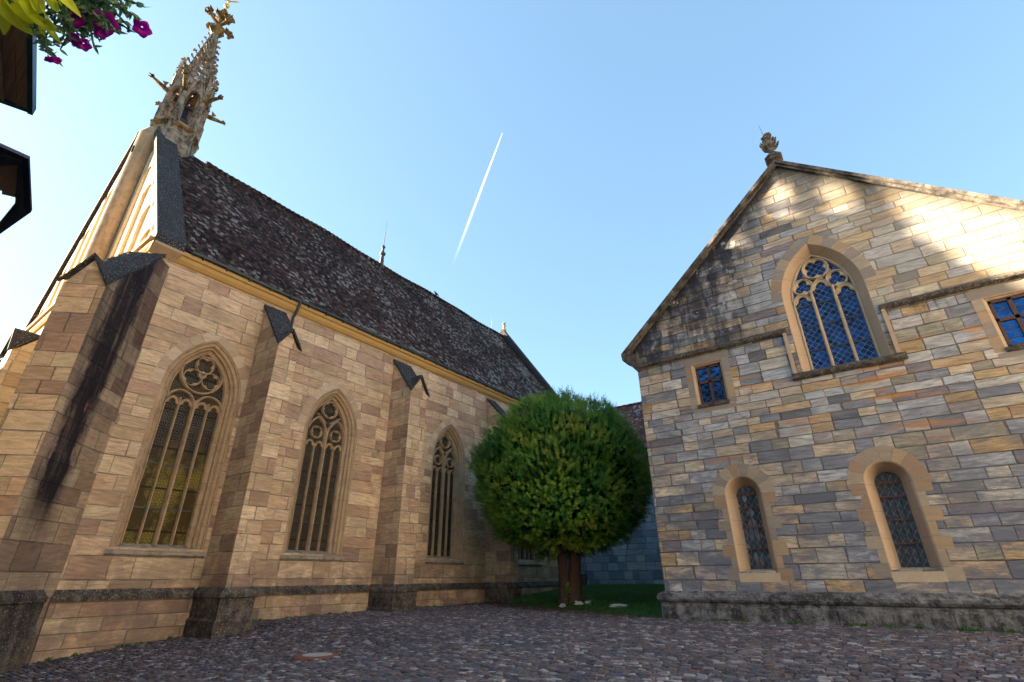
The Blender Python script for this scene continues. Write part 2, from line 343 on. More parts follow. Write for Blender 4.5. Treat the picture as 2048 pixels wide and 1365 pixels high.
def head(mb,u,zs,a,df,db,fn,h=1.25):  # cusped light head: trefoil under a pointed arch of half width a
    cf=a*.35; Rr=a+cf
    def ro(t):
        # distance to the arch boundary from (u,zs)
        c=math.cos(t); sg=1 if c<0 else -1; cx=sg*cf
        b=-cx*math.cos(t); return -b+math.sqrt(max(b*b-(cx*cx-Rr*Rr),0)) if False else (cx*math.cos(t)+math.sqrt(max(Rr*Rr-(cx*math.sin(t))**2,0)))
    plate(mb,(u,zs),lambda t:ro(t),lambda t:min(foil_r(t,3,PI/2,a*.42,a*.46),ro(t)-.01) if 0<t<PI else a*.8,0.0,PI,df-.05,db,fn,30)
    bar(mb,[(u+cf*(1 if x<u else -1)*0+x-u,z) for x,z in arch(a,cf,zs,zs,8,0,u)],.06,df,db,fn)
def zg(x,y):
    s=float(np.interp(y,[-5,3,5.8,10.5,12.9,19],[1.2,1.0,.85,.42,.10,0])); w=min(max((-x-6)/13,0),1); return -s*w*w*(3-2*w)

exec_parts=[]
# ================================================================ GROUND
ground=MB(); nx,ny=70,70
for j in range(ny+1):
    for i in range(nx+1):
        x=-90+i*160/nx; y=-30+j*130/ny; ground.v.append((x,y,zg(x,y)-.05))
ground.f=[(j*(nx+1)+i,j*(nx+1)+i+1,(j+1)*(nx+1)+i+1,(j+1)*(nx+1)+i) for j in range(ny) for i in range(nx)]; ground.t=[0]*len(ground.f)
M_soil=plain('dark_joint_earth',(.016,.015,.012),1.,0,.4,8.,.1)
tag(ground.build('ground',M_soil),kind='structure')
far=MB(); far.add([(-3000,-3000,-1.6),(3000,-3000,-1.6),(3000,3000,-1.6),(-3000,3000,-1.6)],[(0,1,2,3)])
tag(far.build('terrain',plain('distant_grass',(.06,.07,.03),1.,0,.3,.05,.1)),kind='structure')
# cobbles: every stone modelled, one sheet
EDGE=[(-40,36.5),(-28,31.2),(-20,27.4),(-15.5,25.0),(-11,22.6),(-8.2,21.35),(30,21.35)]
def yedge(x): return float(np.interp(x,[e[0] for e in EDGE],[e[1] for e in EDGE]))
mx,my=-12.55,8.95
def cobbles():
    vs=[];fs=[];tint=[]
    SX,SY=.19,.135; fw=np.array(f_); row=0; y=-2.
    T=[(-.5,-.5,-.05),(.5,-.5,-.05),(.5,.5,-.05),(-.5,.5,-.05),(-.48,-.47,.018),(.48,-.47,.018),(.48,.47,.018),(-.48,.47,.018),(-.38,-.34,.034),(.38,-.34,.034),(.38,.34,.034),(-.38,.34,.034)]
    F=[(0,1,5,4),(1,2,6,5),(2,3,7,6),(3,0,4,7),(4,5,9,8),(5,6,10,9),(6,7,11,10),(7,4,8,11),(8,9,10,11)]
    while y<33:
        row+=1; x=-36+random.uniform(0,SX)
        while x<16:
            w=SX*random.uniform(.72,1.3)
            xc=x+w/2; yc=y+.10*math.sin(xc*.35)+.03*math.sin(xc*1.1)+random.uniform(-.006,.006)
            P=(xc,yc,-1.5); dz=xc*f_.x+yc*f_.y-1.5*f_.z
            if dz>1.5:
                px=(xc*r_.x+yc*r_.y)/dz
                if -1.25<px<1.2 and (xc-mx)**2+(yc-my)**2>.36 and yc<yedge(xc)+random.uniform(-.1,.25) and xc>-23.2 - (0 if yc<20 else 3):
                    z0=zg(xc,yc)+random.gauss(0,.006)+.012*math.sin(xc*1.3)*math.sin(yc*1.7); b=len(vs); tx,ty=random.gauss(0,.03),random.gauss(0,.04); an=random.gauss(0,.05); ca,sa=math.cos(an),math.sin(an); ww=w-.022; hh=SY*random.uniform(.9,.97)-.008
                    for (a,c,h) in T:
                        a+=random.uniform(-.025,.025); c+=random.uniform(-.03,.03); X=a*ww;Y=c*hh
                        vs.append((xc+X*ca-Y*sa,yc+X*sa+Y*ca,z0+h+a*tx*.5+c*ty*.3+random.uniform(-.003,.003)))
                    t=random.random(); fs+=[tuple(i+b for i in f) for f in F]; tint+=[t]*9
            x+=w
        y+=SY
    m=MB(); m.v=vs;m.f=fs;m.t=tint; return m
mc=Mat('basalt_and_sandstone_setts',.7,spec=.2); at=E(mc.nt,mc.attr('tint').outputs['Fac'])
n1=mc.noise(mc.pos,14.,4,.7); n2=mc.noise(mc.pos,.45,4,.6)
cc=mc.ramp(at,[(.045,.038,.04),(.06,.05,.052),(.08,.068,.07),(.052,.05,.06),(.034,.03,.034),(.075,.055,.052),(.10,.09,.09),(.054,.046,.048),(.045,.046,.06),(.068,.056,.058),(.12,.11,.115),(.05,.038,.038),(.034,.035,.048),(.09,.055,.05),(.17,.16,.165)])
cc=mc.scale(cc,(n1*.7+.65)*(n2*.7+.65)*1.35); cc=mc.mix(1.,cc,(1.1,1.08,1.07),'MULTIPLY'); cc=mc.mix(mc.noise(mc.pos,1.1,5,.75).step(.57,.67)*.5,cc,(.07,.05,.025))
mc.col(cc); mc.bump(n1,.015,.7); mc.rough(n1*.4+.38)
tag(cobbles().build('cobblestone_paving',mc.m,tint=True),kind='structure')
def tufts(name,mat,spots,label,cat,blade=.07,n=14,spread=.12,kind='stuff'):
    m=MB()
    for (x,y,z) in spots:
        for k in range(n):
            a=random.uniform(0,2*PI); r=random.uniform(0,spread); bx,by=x+r*math.cos(a),y+r*math.sin(a); h=blade*random.uniform(.5,1.3); w=h*.16; d=random.uniform(0,2*PI); lx,ly=math.cos(d)*h*.6,math.sin(d)*h*.6; px,py=-math.sin(d)*w,math.cos(d)*w
            m.add([(bx-px,by-py,z),(bx+px,by+py,z),(bx+lx*.4+px*.8,by+ly*.4+py*.8,z+h*.7),(bx+lx,by+ly,z+h)],[(0,1,2),(0,2,3)])
    return tag(m.build(name,mat),label,cat,kind=kind)
def leafmat(name,cols,sc=2.,trans=.35):
    m=Mat(name,.6,spec=.3); t=E(m.nt,m.attr('tint').outputs['Fac']); n=m.noise(m.pos,sc,4,.6)
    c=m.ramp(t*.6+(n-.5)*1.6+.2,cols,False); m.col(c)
    tr=m.nt.nodes.new('ShaderNodeBsdfTranslucent'); m.nt.links.new(c,tr.inputs[0]); mx=m.nt.nodes.new('ShaderNodeMixShader'); mx.inputs[0].default_value=trans
    m.nt.links.new(m.b.outputs[0],mx.inputs[1]); m.nt.links.new(tr.outputs[0],mx.inputs[2]); m.nt.links.new(mx.outputs[0],m.nt.nodes['Material Output'].inputs[0]); return m.m
M_grass=leafmat('lawn_grass',[(.04,.11,.02),(.07,.17,.03),(.11,.22,.04)],1.)
M_weed=leafmat('weed_green',[(.04,.12,.01),(.08,.2,.02)],3.)
def zl(x,y):
    d=y-yedge(x); s=lambda t:(lambda q:q*q*(3-2*q))(min(max(t,0),1)); return .02+.22*s(d/1.2)+.72*s(d/16)
# lawn: earth sheet + blades
lw=MB(); NX,NY=40,30
for j in range(NY+1):
    for i in range(NX+1):
        x=-34+i*30/NX; ye=yedge(x); y=ye+(46-ye)*(j/NY)**1.4; lw.v.append((x,y,zl(x,y)))
lw.f=[(j*(NX+1)+i,j*(NX+1)+i+1,(j+1)*(NX+1)+i+1,(j+1)*(NX+1)+i) for j in range(NY) for i in range(NX)]; lw.t=[0]*len(lw.f)
ml=Mat('lawn_soil',1.,spec=.1); e=ml.noise(ml.pos,1.5,4,.7)
ml.col(ml.mix(e.step(.45,.6),(.03,.08,.018),(.06,.10,.028))); ml.bump(ml.noise(ml.pos,30.,3),.03,.8)
tag(lw.build('lawn',ml.m),kind='structure')
def grass():
    m=MB(); N=34000
    for k in range(N):
        x=random.uniform(-30,-8); ye=yedge(x); y=ye+random.random()**1.5*(42-ye)
        if x<-22.8 : continue
        if y-ye<1.2 and random.random()<.6*(1-(y-ye)/1.2)+.25: continue
        z=zl(x,y)-.005; h=random.uniform(.05,.12); d=random.uniform(0,2*PI); w=.014; px,py=-math.sin(d)*w,math.cos(d)*w; l=h*.5
        m.add([(x-px,y-py,z),(x+px,y+py,z),(x+math.cos(d)*l,y+math.sin(d)*l,z+h)],[(0,1,2)],random.random())
    return m
tag(grass().build('grass',M_grass,tint=True),'short green lawn grass around the foot of the yew','grass',kind='stuff')
M_leaflit=leafmat('fallen_needles',[(.10,.035,.015),(.16,.06,.02),(.07,.03,.02)],3.)
m=MB()
for k in range(7000):
    x=random.uniform(-30,-9); ye=yedge(x); y=ye+random.gauss(-.3,.9)
    if x<-22.9: continue
    z=(zl(x,y) if y>ye else zg(x,y)+.045)+.006; a=random.uniform(0,PI); l=random.uniform(.02,.05); w=l*.4; c,s=math.cos(a),math.sin(a)
    m.add([(x-c*l,y-s*l,z),(x+s*w,y-c*w,z+.01),(x+c*l,y+s*l,z),(x-s*w,y+c*w,z+.004)],[(0,1,2,3)],random.random())
tag(m.build('fallen_leaves',M_leaflit,tint=True),'reddish brown leaf litter along the edge between cobbles and lawn','leaves',kind='stuff')

# ================================================================ CHURCH
XW=-23.; YF=5.2; YB=43.; ZE=14.35
ch=thing('church',(-32,24,0),'pink brown sandstone gothic church with steep dark tiled roof and bell turret','church')
cf=lambda yc:(lambda u,v,d=0.:(XW+d,yc+u,v))
wins=[dict(y=8.65,zs=8.9,t=1),dict(y=15.35,zs=8.55,t=2),dict(y=24.6,zs=8.65,t=2),dict(y=34.,zs=8.65,t=2)]
CO=1.1; A=1.18
holes=[[(w['y']+u,v) for u,v in arch(A,CO,w['zs'],2.6,14,.45)] for w in wins]
wall([(YF,-2),(YB,-2),(YB,ZE),(YF,ZE)],holes,lambda a,b:(XW,a,b)).build('wall',M_church,ch)
# west (front) gable wall, back, far side
front=MB(); XR=-32.; XL=-41.; GS=12.7/9
def rake(x): return 15.0+(9-abs(x-XR))*GS
YD=-.6
front.add([(XW,YF,-2),(XR,YF,-2),(XR,YF,15.),(XW,YF,15.)],[(0,1,2,3)])
front.add([(XW,YF+.45,15.),(XR,YF+.45,15.),(XR,YF+.45,rake(XR))],[(0,1,2)])
front.add([(XR,YF+YD,-2),(XL,YF+YD,-2),(XL,YF+YD,15.),(XR,YF+YD,15.)],[(0,1,2,3)])
front.add([(XR,YF+.45+YD,15.),(XL,YF+.45+YD,15.),(XR,YF+.45+YD,rake(XR))],[(0,1,2)])
front.add([(XL,YF+YD,-2),(XL,YF,-2),(XL,YF,15.),(XL,YF+YD,15.)],[(0,1,2,3)])
front.add([(XL,YF,-2),(XL,YB,-2),(XL,YB,15.),(XL,YF,15.)],[(0,1,2,3)])
front.add([(XW,YB,-2),(XL,YB,-2),(XL,YB,15.),(XR,YB,rake(XR)),(XW,YB,15.)],[(0,1,2,3,4)])
front.add([(XW,YF,ZE),(XW,YB,ZE),(XL,YB,ZE),(XL,YF,ZE)],[(0,1,2,3)])
front.build('gable_wall',M_front,ch)
# blind arcade: piers and arched heads
arc=MB(); pier=MB(); xs=[-31.1+1.62*k for k in range(6)]; 
for sgn in (1,-1):
    yf=YF+(YD if sgn<0 else 0)
    for k in range(5):
        x0=xs[k]; x1=xs[k+1] if k<4 else -23.; X0=XR+sgn*(x0-XR); X1=XR+sgn*(x1-XR)
        pw=.5
        zt=rake(x0+pw)-.5
        a,b=sorted((X0,X0+sgn*pw)); arc.box(a,b,yf-.02,yf+.46,15.,zt)
        # roll on each pier edge
        arc.tube([(X0+sgn*(pw+.04),yf+.2,15.),(X0+sgn*(pw+.04),yf+.2,zt-.6)],.1,8)
        # head polygon between piers following the rake
        l=x0+pw; rr=(x1 if k<4 else -23.2); w=(rr-l)/2; mid=(l+rr)/2; zr=rake(rr)-.35; zsp=max(zr-w*1.5,15.05)
        poly=[(l,rake(l)-.05),(l,zsp)]+[(mid-w*math.cos(t),zsp+w*.95*math.sin(t)) for t in [PI*i/10 for i in range(11)]]+[(rr,rake(rr)-.05)]
        if zsp+w*.95<rake(rr)+.3: arc.prism([(XR+sgn*(p-XR),yf,q) for p,q in poly],(0,.46,0))
        arc.tube([(XR+sgn*(mid-(w-.08)*math.cos(t)-XR),yf+.22,zsp+(w-.08)*.95*math.sin(t)) for t in [PI*i/10 for i in range(11)]],.09,6)
arc.build('blind_arcade',M_archade,ch)
cor=MB(); prof=[(0,-.55),(.1,-.5),(.2,-.38),(.24,-.22),(.34,-.18),(.34,0.),(0,0)]
cor.loft([[(XW+d,y,14.85+z) for d,z in prof] for y in (5.0,6.0,YB)],True,True)
cor.loft([[(x,YF-d,15.05+z) for d,z in prof] for x in (-22.9,-31.3)],True,True); cor.loft([[(x,YF+YD-d,15.05+z) for d,z in prof] for x in (-32.5,XL)],True,True)
cor.build('cornice',M_cornice,ch)
# roof with an old sagging surface
rf=MB(); NY,NS=70,16
for sgn in (1,-1):
    b=len(rf.v)
    for j in range(NY+1):
        y=YF+1.1+(YB-YF-1.3)*j/NY
        for i in range(NS+1):
            t=i/NS; hz=.07*math.sin(y*.45)+.035*math.sin(y*1.1+1)
            x=9.3*(1-t); z=14.95+(9.3-x)*1.35+(hz*t)+.1*math.sin(y*.6+t*3)*math.sin(t*PI)-.25*math.sin(t*PI)
            rf.v.append((XR+sgn*x,y,z))
    for j in range(NY):
        for i in range(NS): k=b+j*(NS+1)+i; rf.f.append((k,k+1,k+NS+2,k+NS+1)); rf.t.append(0)
for j in range(86):
    y=8.3+j*.4; hz=.07*math.sin(y*.45)+.035*math.sin(y*1.1+1); z=14.95+9.3*1.35+hz
    rf.tube([(XR,y,z+.02),(XR,y+.2,z+.05),(XR,y+.43,z+.03)],[.17,.19,.15],7)
rf.build('roof',M_roof,ch)
cp=MB()
for sgn in (1,-1):
    X=XR+sgn*9.35
    zb=14.98; zt=rake(XR)+.05
    pts=[(X,zb-.3),(X,zb+.18),(XR+sgn*0.6,zt-.35),(XR+sgn*.6,zt-.85)]
    cp.prism([(x,YF-.18+(YD if sgn<0 else 0),z) for x,z in pts],(0,1.2-(YD if sgn<0 else 0),0))
cp.build('gable_coping',M_slab,ch)
kn=MB(); kn.loft([[(XW-.1,YF-.1,14.3),(XW-.1,YF+.9,14.3),(XW+.05,YF+.9,14.3),(XW+.05,YF-.1,14.3)],[(XW-.1,YF-.15,14.62),(XW-.1,YF+1.,14.62),(XW+.42,YF+1.,14.62),(XW+.42,YF-.15,14.62)],[(XW-.1,YF-.15,14.75),(XW-.1,YF+1.,14.75),(XW+.42,YF+1.,14.75),(XW+.42,YF-.15,14.75)]],True,True)
kn.build('kneeler',M_trimC,ch)
fg=MB(); fg.prism([(XW+.3,YB,14.9),(XW+.3,YB,15.5),(XR,YB,28.55),(XL-.3,YB,15.5),(XL-.3,YB,14.9),(XR,YB,27.6)],(0,-.7,0)); fg.build('far_gable_coping',M_slab,ch)
fn_=MB(); fn_.lathe((XR,YB-.3),[(.32,28.2),(.3,28.5),(.2,28.6),(.13,29.4),(.22,29.45),(.1,29.55),(.02,29.6)],8); fn_.box(XR-.05,XR+.05,YB-.62,YB+.02,29.2,29.32); fn_.build('far_gable_finial',M_trimH,ch)
# gutter, brackets, downpipe
gt=MB(); gp=[(.0,0.),(.02,-.1),(.1,-.15),(.18,-.1),(.2,0.),(.17,0.),(.1,-.1),(.03,0.)]
gt.loft([[(XW+.3+a,y,14.98+b+(0.02*math.sin(y))) for a,b in gp] for y in np.linspace(6.5,YB,30)],True,True)
for y in np.arange(7,YB,1.1): gt.box(XW+.24,XW+.53,y-.025,y+.025,14.78,15.03)
gt.build('gutter',M_gutter,ch)
dp=MB(); dp.tube([(XW+.42,11.95,14.9),(XW+.42,11.95,14.7),(XW+.3,11.95,14.35),(XW+.14,11.9,14.0),(XW+.14,11.9,12.2)],.075,10)
dp.build('downpipe',M_iron,ch)
# eaves tile board just above the gutter
eb=MB()
for k in range(int((YB-7)/.9)):
    y=6.7+k*.9; eb.add([(XW+.02,y,15.35),(XW+.28,y,15.02),(XW+.28,y+.88,15.02),(XW+.02,y+.88,15.35),(XW+.06,y,15.46),(XW+.34,y,15.1),(XW+.34,y+.88,15.1),(XW+.06,y+.88,15.46)],[(0,1,2,3),(4,7,6,5),(1,5,6,2),(0,4,5,1),(3,2,6,7)])
eb.build('eaves_course',M_roof,ch)
# plinth (weathered step) of the long wall and front
def plinth(mb,path,zt,zb,d=.14):  # path: list of (x,y), normals given by outward offset function
    pass
pl=MB(); pr=[(0,1.22),(.05,1.14),(.17,1.02),(.17,.86),(.12,.82),(.12,-2.)]
for y0,y1 in ((5.9,10.3),(11.6,18.9),(20.45,28.5),(29.5,YB)):
    pl.loft([[(XW+d,y,z) for d,z in pr[3:]] for y in (y0,y1)],False)
pl.build('plinth',M_church,ch)
for y0,y1 in ((5.9,10.3),(11.6,18.9),(20.45,28.5),(29.5,YB)):
    pb=MB(); yy=np.linspace(y0,y1,24); pb.loft([[(XW+d+ (.012*random.random()),y,z+.012*random.random()) for d,z in pr[:4]] for y in yy],False); pb.build('plinth_moulding',M_black,ch)
# buttresses
def buttress(cx,cy,ang,d,w,zf,zb,mat,cap_over=.1,shade_top=None,dirt=M_black):
    """projects distance d along ang from wall point (cx,cy); front gablet eave zf, roof meets the wall at zb"""
    n=Vector((math.cos(ang),math.sin(ang),0)); t=Vector((-n.y,n.x,0)); c=Vector((cx,cy,0))
    P=lambda a,b,z:c+n*a+t*b+Vector((0,0,z))
    body=MB(); h=w/2; pk=zf+w*.78
    body.loft([[P(-1.2,-h,z),P(d-o,-h,z),P(d-o,h,z),P(-1.2,h,z)] for z,o in ((-2,0),(zf,0))],True)
    body.add([P(d,-h,zf),P(d,h,zf),P(d,0,pk),P(0,-h,zb),P(0,h,zb),P(-1.2,-h,zb),P(-1.2,h,zb),P(-1.2,-h,zf),P(-1.2,h,zf),P(d*(zb-pk)/(zb-zf),0,pk)],[(0,1,2),(0,2,9),(1,9,2),(3,0,9),(9,1,4),(3,9,4),(0,3,5,7),(1,8,6,4)])
    bo=body.build('buttress',mat,ch)
    roof=MB(); o=cap_over; th=.15
    a0,a1=-.02,d+.16
    # sloping slab, saddle shaped at its foot
    L=[]; 
    def z_at(a,b):
        slope=zb+.06+(zf+.02-zb)*(a/d); sad=pk+.05-abs(b)*1.55*.98
        return max(slope,sad)
    NA,NB=26,12; top=[];bot=[]
    for i in range(NA+1):
        a=a0+(a1-a0)*i/NA
        for j in range(NB+1):
            b=-(h+o)+(2*(h+o))*j/NB; z=z_at(a,b)+random.uniform(-.02,.02)
            top.append(P(a,b,z+th)); bot.append(P(a,b,z))
    k=(NA+1)*(NB+1); fs=[]
    for i in range(NA):
        for j in range(NB):
            q=i*(NB+1)+j; fs.append((q,q+1,q+NB+2,q+NB+1)); fs.append((k+q,k+q+NB+1,k+q+NB+2,k+q+1))
    for i in range(NA):
        for j in (0,NB): q=i*(NB+1)+j; fs.append((q,q+NB+1,k+q+NB+1,k+q))
    for j in range(NB):
        for i in (0,NA): q=i*(NB+1)+j; fs.append((q,q+1,k+q+1,k+q))
    roof.add(top+bot,fs); roof.build('weathering_roof',M_slab,bo)
    # moulded plinth blocks, blackened
    f=MB(); zgd=zg(cx,cy)
    e=.2
    f.loft([[P(-.05,-h-q,z),P(d+q,-h-q,z),P(d+q,h+q,z),P(-.05,h+q,z)] for z,q in ((-2,e+.03),(.12,e+.03),(.2,e-.05),(.86,e-.03),(.9,e+.02),(1.02,e+.02),(1.24,.01))],True)
    f.build('plinth',dirt,bo)
    return bo
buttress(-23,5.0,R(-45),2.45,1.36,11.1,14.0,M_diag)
buttress(-23,10.95,0,2.1,1.0,11.35,13.95,M_butt)
buttress(-23,19.7,0,1.8,1.3,11.6,13.9,M_butt)
buttress(-23,29.05,0,2.1,.9,11.6,13.9,M_butt)
buttress(-32,5.3,R(-90),2.0,1.5,11.2,13.6,M_front)
buttress(-41,5.0,R(-135),2.4,1.3,11.1,14.0,M_butt)
# windows
def voussoirs(mb,a,co,zs,o0,o1,n,fn,d=.006):
    for sg in (-1,1):
        th0=math.acos(co/(a+co+o0)) if co else PI/2
        for k in range(n):
            t0=th0*k/n+.006; t1=th0*(k+1)/n-.006
            pts=[]
            for (o,ts) in ((o0,[t0,(t0+t1)/2,t1]),(o1,[t1,(t0+t1)/2,t0])):
                for t in ts:
                    Rr=a+co+o; tt=t
                    u=co-Rr*math.cos(tt); v=zs+Rr*math.sin(tt)
                    if u>-.004: v=zs+math.sqrt(max(Rr*Rr-co*co,0)); u=-.004
                    pts.append((u*-sg,v))
            tn=random.random(); P=[fn(u,v,d) for u,v in pts]; Q=[fn(u,v,-.12) for u,v in pts]
            c=len(pts); mb.add(P+Q,[tuple(range(c))]+[(i,(i+1)%c,(i+1)%c+c,i+c) for i in range(c)],tn)
def church_window(w):
    fn=cf(w['y']); zs=w['zs']; zb=2.72; fr=MB()
    prof=[(.45,0.),(.43,-.03),(.385,-.03),(.37,-.07),(.35,-.1),(.27,-.12),(.25,-.1),(.22,-.12),(.21,-.19),(.15,-.25),(.12,-.24),(.1,-.28),(.09,-.37),(.04,-.41),(0.,-.44),(0.,-.7)]
    fr.loft([[fn(u,v,d) for u,v in arch(A,CO,zs,zb-.25+(.2 if d<-.2 else 0),14,o)] for o,d in prof],False)
    root=fr.build('window',M_trimC,ch)
    vo=MB(); voussoirs(vo,A,CO,zs,.45,.86,6,fn); vo.build('arch_stones',M_vouC,root,tint=True)
    g=MB(); pts=arch(A+.04,CO,zs,zb-.1); g.prism([fn(u,v,-.6) for u,v in pts],(-.03,0,0)); 
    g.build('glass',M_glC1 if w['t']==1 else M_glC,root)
    sl=MB(); W_=A+.52
    for q in range(12):
        u0=-W_+2*W_*q/12; u1=u0+2*W_/12
        j=[random.uniform(0,.02) for _ in range(4)]
        sl.add([fn(u0,2.28,-.01),fn(u1,2.28,-.01),fn(u0,2.36,.10+j[0]),fn(u1,2.36,.10+j[0]),fn(u0,2.46,.10+j[1]),fn(u1,2.46,.10+j[1]),fn(u0,2.76,-.6),fn(u1,2.76,-.6)],[(0,1,3,2),(2,3,5,4),(4,5,7,6)])
    sl.build('sill',M_sill,root)
    t=MB(); df,db=-.40,-.6
    bar(t,arch(A-.04,CO,zs,zb),.1,df,db,fn)
    if w['t']==1:
        bar(t,[(0,zb),(0,zs-.3)],.17,df+.03,db,fn)
        for s in (-1,1):
            bar(t,[(s*.59,zb),(s*.59,zs-.28)],.10,df-.03,db,fn)
            bar(t,[(s*.59+.555*math.cos(a),zs-.55+.58*math.sin(a)) for a in [PI*i/16 for i in range(17)]],.12,df,db,fn)
            for q in (-1,1): head(t,s*.59+q*.275,zs-.62,.255,df-.02,db,fn)
        c0=(0,zs+.93); bar(t,circ(c0,.86,36),.13,df,db,fn,True)
        for k in range(3):
            a=PI/2+2*PI*k/3; foil(t,(c0[0]+.44*math.cos(a),c0[1]+.44*math.sin(a)),.375,4,a+PI/4,df-.01,db,fn,.5,.44,.035)
    else:
        bar(t,[(0,zb),(0,zs+.15)],.16,df+.03,db,fn)
        for s in (-1,1):
            bar(t,[(s*.59,zb),(s*.59,zs-.62)],.09,df-.03,db,fn)
            bar(t,[(p[0],p[1]) for p in arch(.56,.55,zs-.15,zs-.8,10,0,s*.59)],.12,df,db,fn)
            foil(t,(s*.59,zs-.02),.31,4,PI/4,df-.02,db,fn,.5,.45,.035)
            for q in (-1,1): head(t,s*.59+q*.275,zs-.78,.25,df-.02,db,fn)
        foil(t,(0,zs+1.33),.45,6,PI/6,df,db,fn,.58,.36,.05)
        for s in (-1,1):
            bar(t,[(s*.12,zs+.55),(s*.5,zs+.85),(s*.72,zs+1.0)],.08,df,db,fn)
    t.build('tracery',M_trimC,root)
    for zz in np.arange(zb+1.35,zs-.5,1.72): ib=MB(); ib.box(XW-.585,XW-.555,w['y']-A,w['y']+A,zz-.03,zz+.03); ib.build('saddle_bar',M_iron,root)
for w in wins: church_window(w)
# ---- round stair shaft and bell turret
TX,TY=-32.,6.15
sh=MB(); sh.lathe((TX,5.0),[(.12,13.0),(.4,13.7),(.6,14.3),(.6,26.),(.6,27.0),(.2,27.8)],24)
so=sh.build('stair_shaft',M_trimC,ch,smooth=False); sl=MB(); sl.box(TX+.34,TX+.42,4.35,4.44,25.0,25.5); sl.build('slit',M_slot,so)
tu=MB(); K=.88
hexr=lambda r,z,a0=PI/6:[(TX+K*r*math.cos(a0+PI/3*i),TY+K*r*math.sin(a0+PI/3*i),z) for i in range(6)]
RT=1.42
tu.loft([hexr(1.3,25.8),hexr(RT,26.6),hexr(RT,28.0),hexr(RT+.06,28.1)],True,True)
to=tu.build('bell_turret',M_turret,ch)
lg=MB(); lg.loft([hexr(RT+.02,28.02),hexr(RT+.28,28.2),hexr(RT+.28,28.28),hexr(RT-.1,28.5)],True,True); lg.build('ledge',M_carve,to)
# corner piers
PIERZ=31.9
def crocket(mb,p,d,s,k=0):
    p=Vector(p); d=Vector(d).normalized(); mb.tube([p,p+d*s*.7,p+d*s+Vector((0,0,s*.25))],[s*.22,s*.2,s*.34],5); mb.blob(p+d*s*1.1+Vector((0,0,s*.3)),s*.42,k,.4,6,4)
def pinnacle(x,y,z0,z1,r,parent):
    m=MB(); m.lathe((x,y),[(r,z0),(r,z0+(z1-z0)*.5),(r*1.25,z0+(z1-z0)*.52),(r*.95,z0+(z1-z0)*.56),(r*.2,z1-.1),(r*.5,z1-.02),(r*.1,z1+.05)],4,PI/4)
    for k in range(5):
        zz=z0+(z1-z0)*(.6+.08*k); rr=r*(.95-.16*k)
        for q in range(4): a=PI/4+PI/2*q; crocket(m,(x+rr*.7*math.cos(a),y+rr*.7*math.sin(a),zz),(math.cos(a),math.sin(a),.2),.1,k*7+q)
    m.blob((x,y,z1+.1),(.17,.17,.14),int(x*7)%9,.4)
    m.build('pinnacle',M_carve if parent is None else M_turret,parent)
for i in range(6):
    a=PI/6+PI/3*i; ca,sa=math.cos(a),math.sin(a); n=Vector((ca,sa,0)); t=Vector((-sa,ca,0)); c=Vector((TX,TY,0))
    P=lambda u,v,z:c+n*(u*K)+t*(v*K)+Vector((0,0,z))
    m=MB()
    m.loft([[P(1.05,-.2,z),P(1.12+q,-.2,z),P(1.27+q,0,z),P(1.12+q,.2,z),P(1.05,.2,z)] for z,q in ((26.9,.12),(28.3,.42),(28.45,.3),(30.,.3),(30.1,.22),(PIERZ,.18),(PIERZ+.35,.0))],True,True)
    m.loft([[P(.95,-.22,z),P(1.2,-.22,z),P(1.2,.22,z),P(.95,.22,z)] for z in (28.3,PIERZ)],True,True)
    m.build('corner_pier',M_turret,to)
    pinnacle(TX+1.28*K*ca,TY+1.28*K*sa,PIERZ-.1,34.5,.17,to)
    g=MB(); z=31.3
    g.tube([P(1.2,0,z-.1),P(1.7,0,z),P(2.15,0,z+.12),P(2.55,.03,z+.22)],[.16,.17,.13,.09],7); g.blob(P(2.62,0,z+.3),(.15,.15,.12),i,.5); g.tube([P(2.6,0,z+.22),P(2.85,0,z+.16)],[.06,.03],5); g.tube([P(2.6,.02,z+.34),P(2.84,.02,z+.38)],[.06,.03],5)
    for s in (-1,1): g.add([P(1.7,s*.1,z+.05),P(2.0,s*.25,z+.25),P(1.6,s*.3,z+.4)],[(0,1,2)])
    g.build('gargoyle',M_carve,to)
    # gablet over each face
    b=a+PI/6; nb=Vector((math.cos(b),math.sin(b),0)); tb=Vector((-nb.y,nb.x,0)); Q=lambda u,v,z:c+nb*(u*K)+tb*(v*K)+Vector((0,0,z)); ap=RT*math.cos(PI/6)-.12
    g=MB(); w=.52
    ar=[(w*.78*math.cos(t)*1.,31.0+ (w*.95)*math.sin(t)) for t in [PI*k/10 for k in range(11)]]
    out=[(w,30.6),(w,31.2),(0,33.1),(-w,31.2),(-w,30.6),(-w*.78,30.6)]
    poly=out+[(p,q) for p,q in ar[::-1]]+[(w*.78,30.6)]
    poly=[(w,30.4),(w,31.3),(0,33.2),(-w,31.3),(-w,30.4)]+[(-w*.75*math.cos(t),31.0+w*1.1*math.sin(t)) for t in [PI*k/10 for k in range(11)]]
    g.prism([Q(ap,p,q) for p,q in poly],nb*.2)
    for s in (-1,1): g.tube([Q(ap+.2,s*(w+.05),31.2),Q(ap+.2,0,33.3)],.07,6)
    for k in range(4):
        for s in (-1,1): q=(k+.7)/4.6; crocket(g,Q(ap+.2,s*w*(1-q),31.3+1.95*q),nb*.3+tb*s,.13,k)
    g.blob(Q(ap+.2,0,33.5),(.2,.2,.22),i,.5)
    g.build('gablet',M_turret,to)
ws=MB()
ws.loft([hexr(1.2,28.3),hexr(1.2,28.75)],True,True); ws.build('belfry_floor',M_turret,to); ws=MB(); ws.loft([hexr(1.0,32.0),hexr(1.2,32.1),hexr(1.05,32.6)],True,True); ws.build('belfry_ring',M_turret,to)
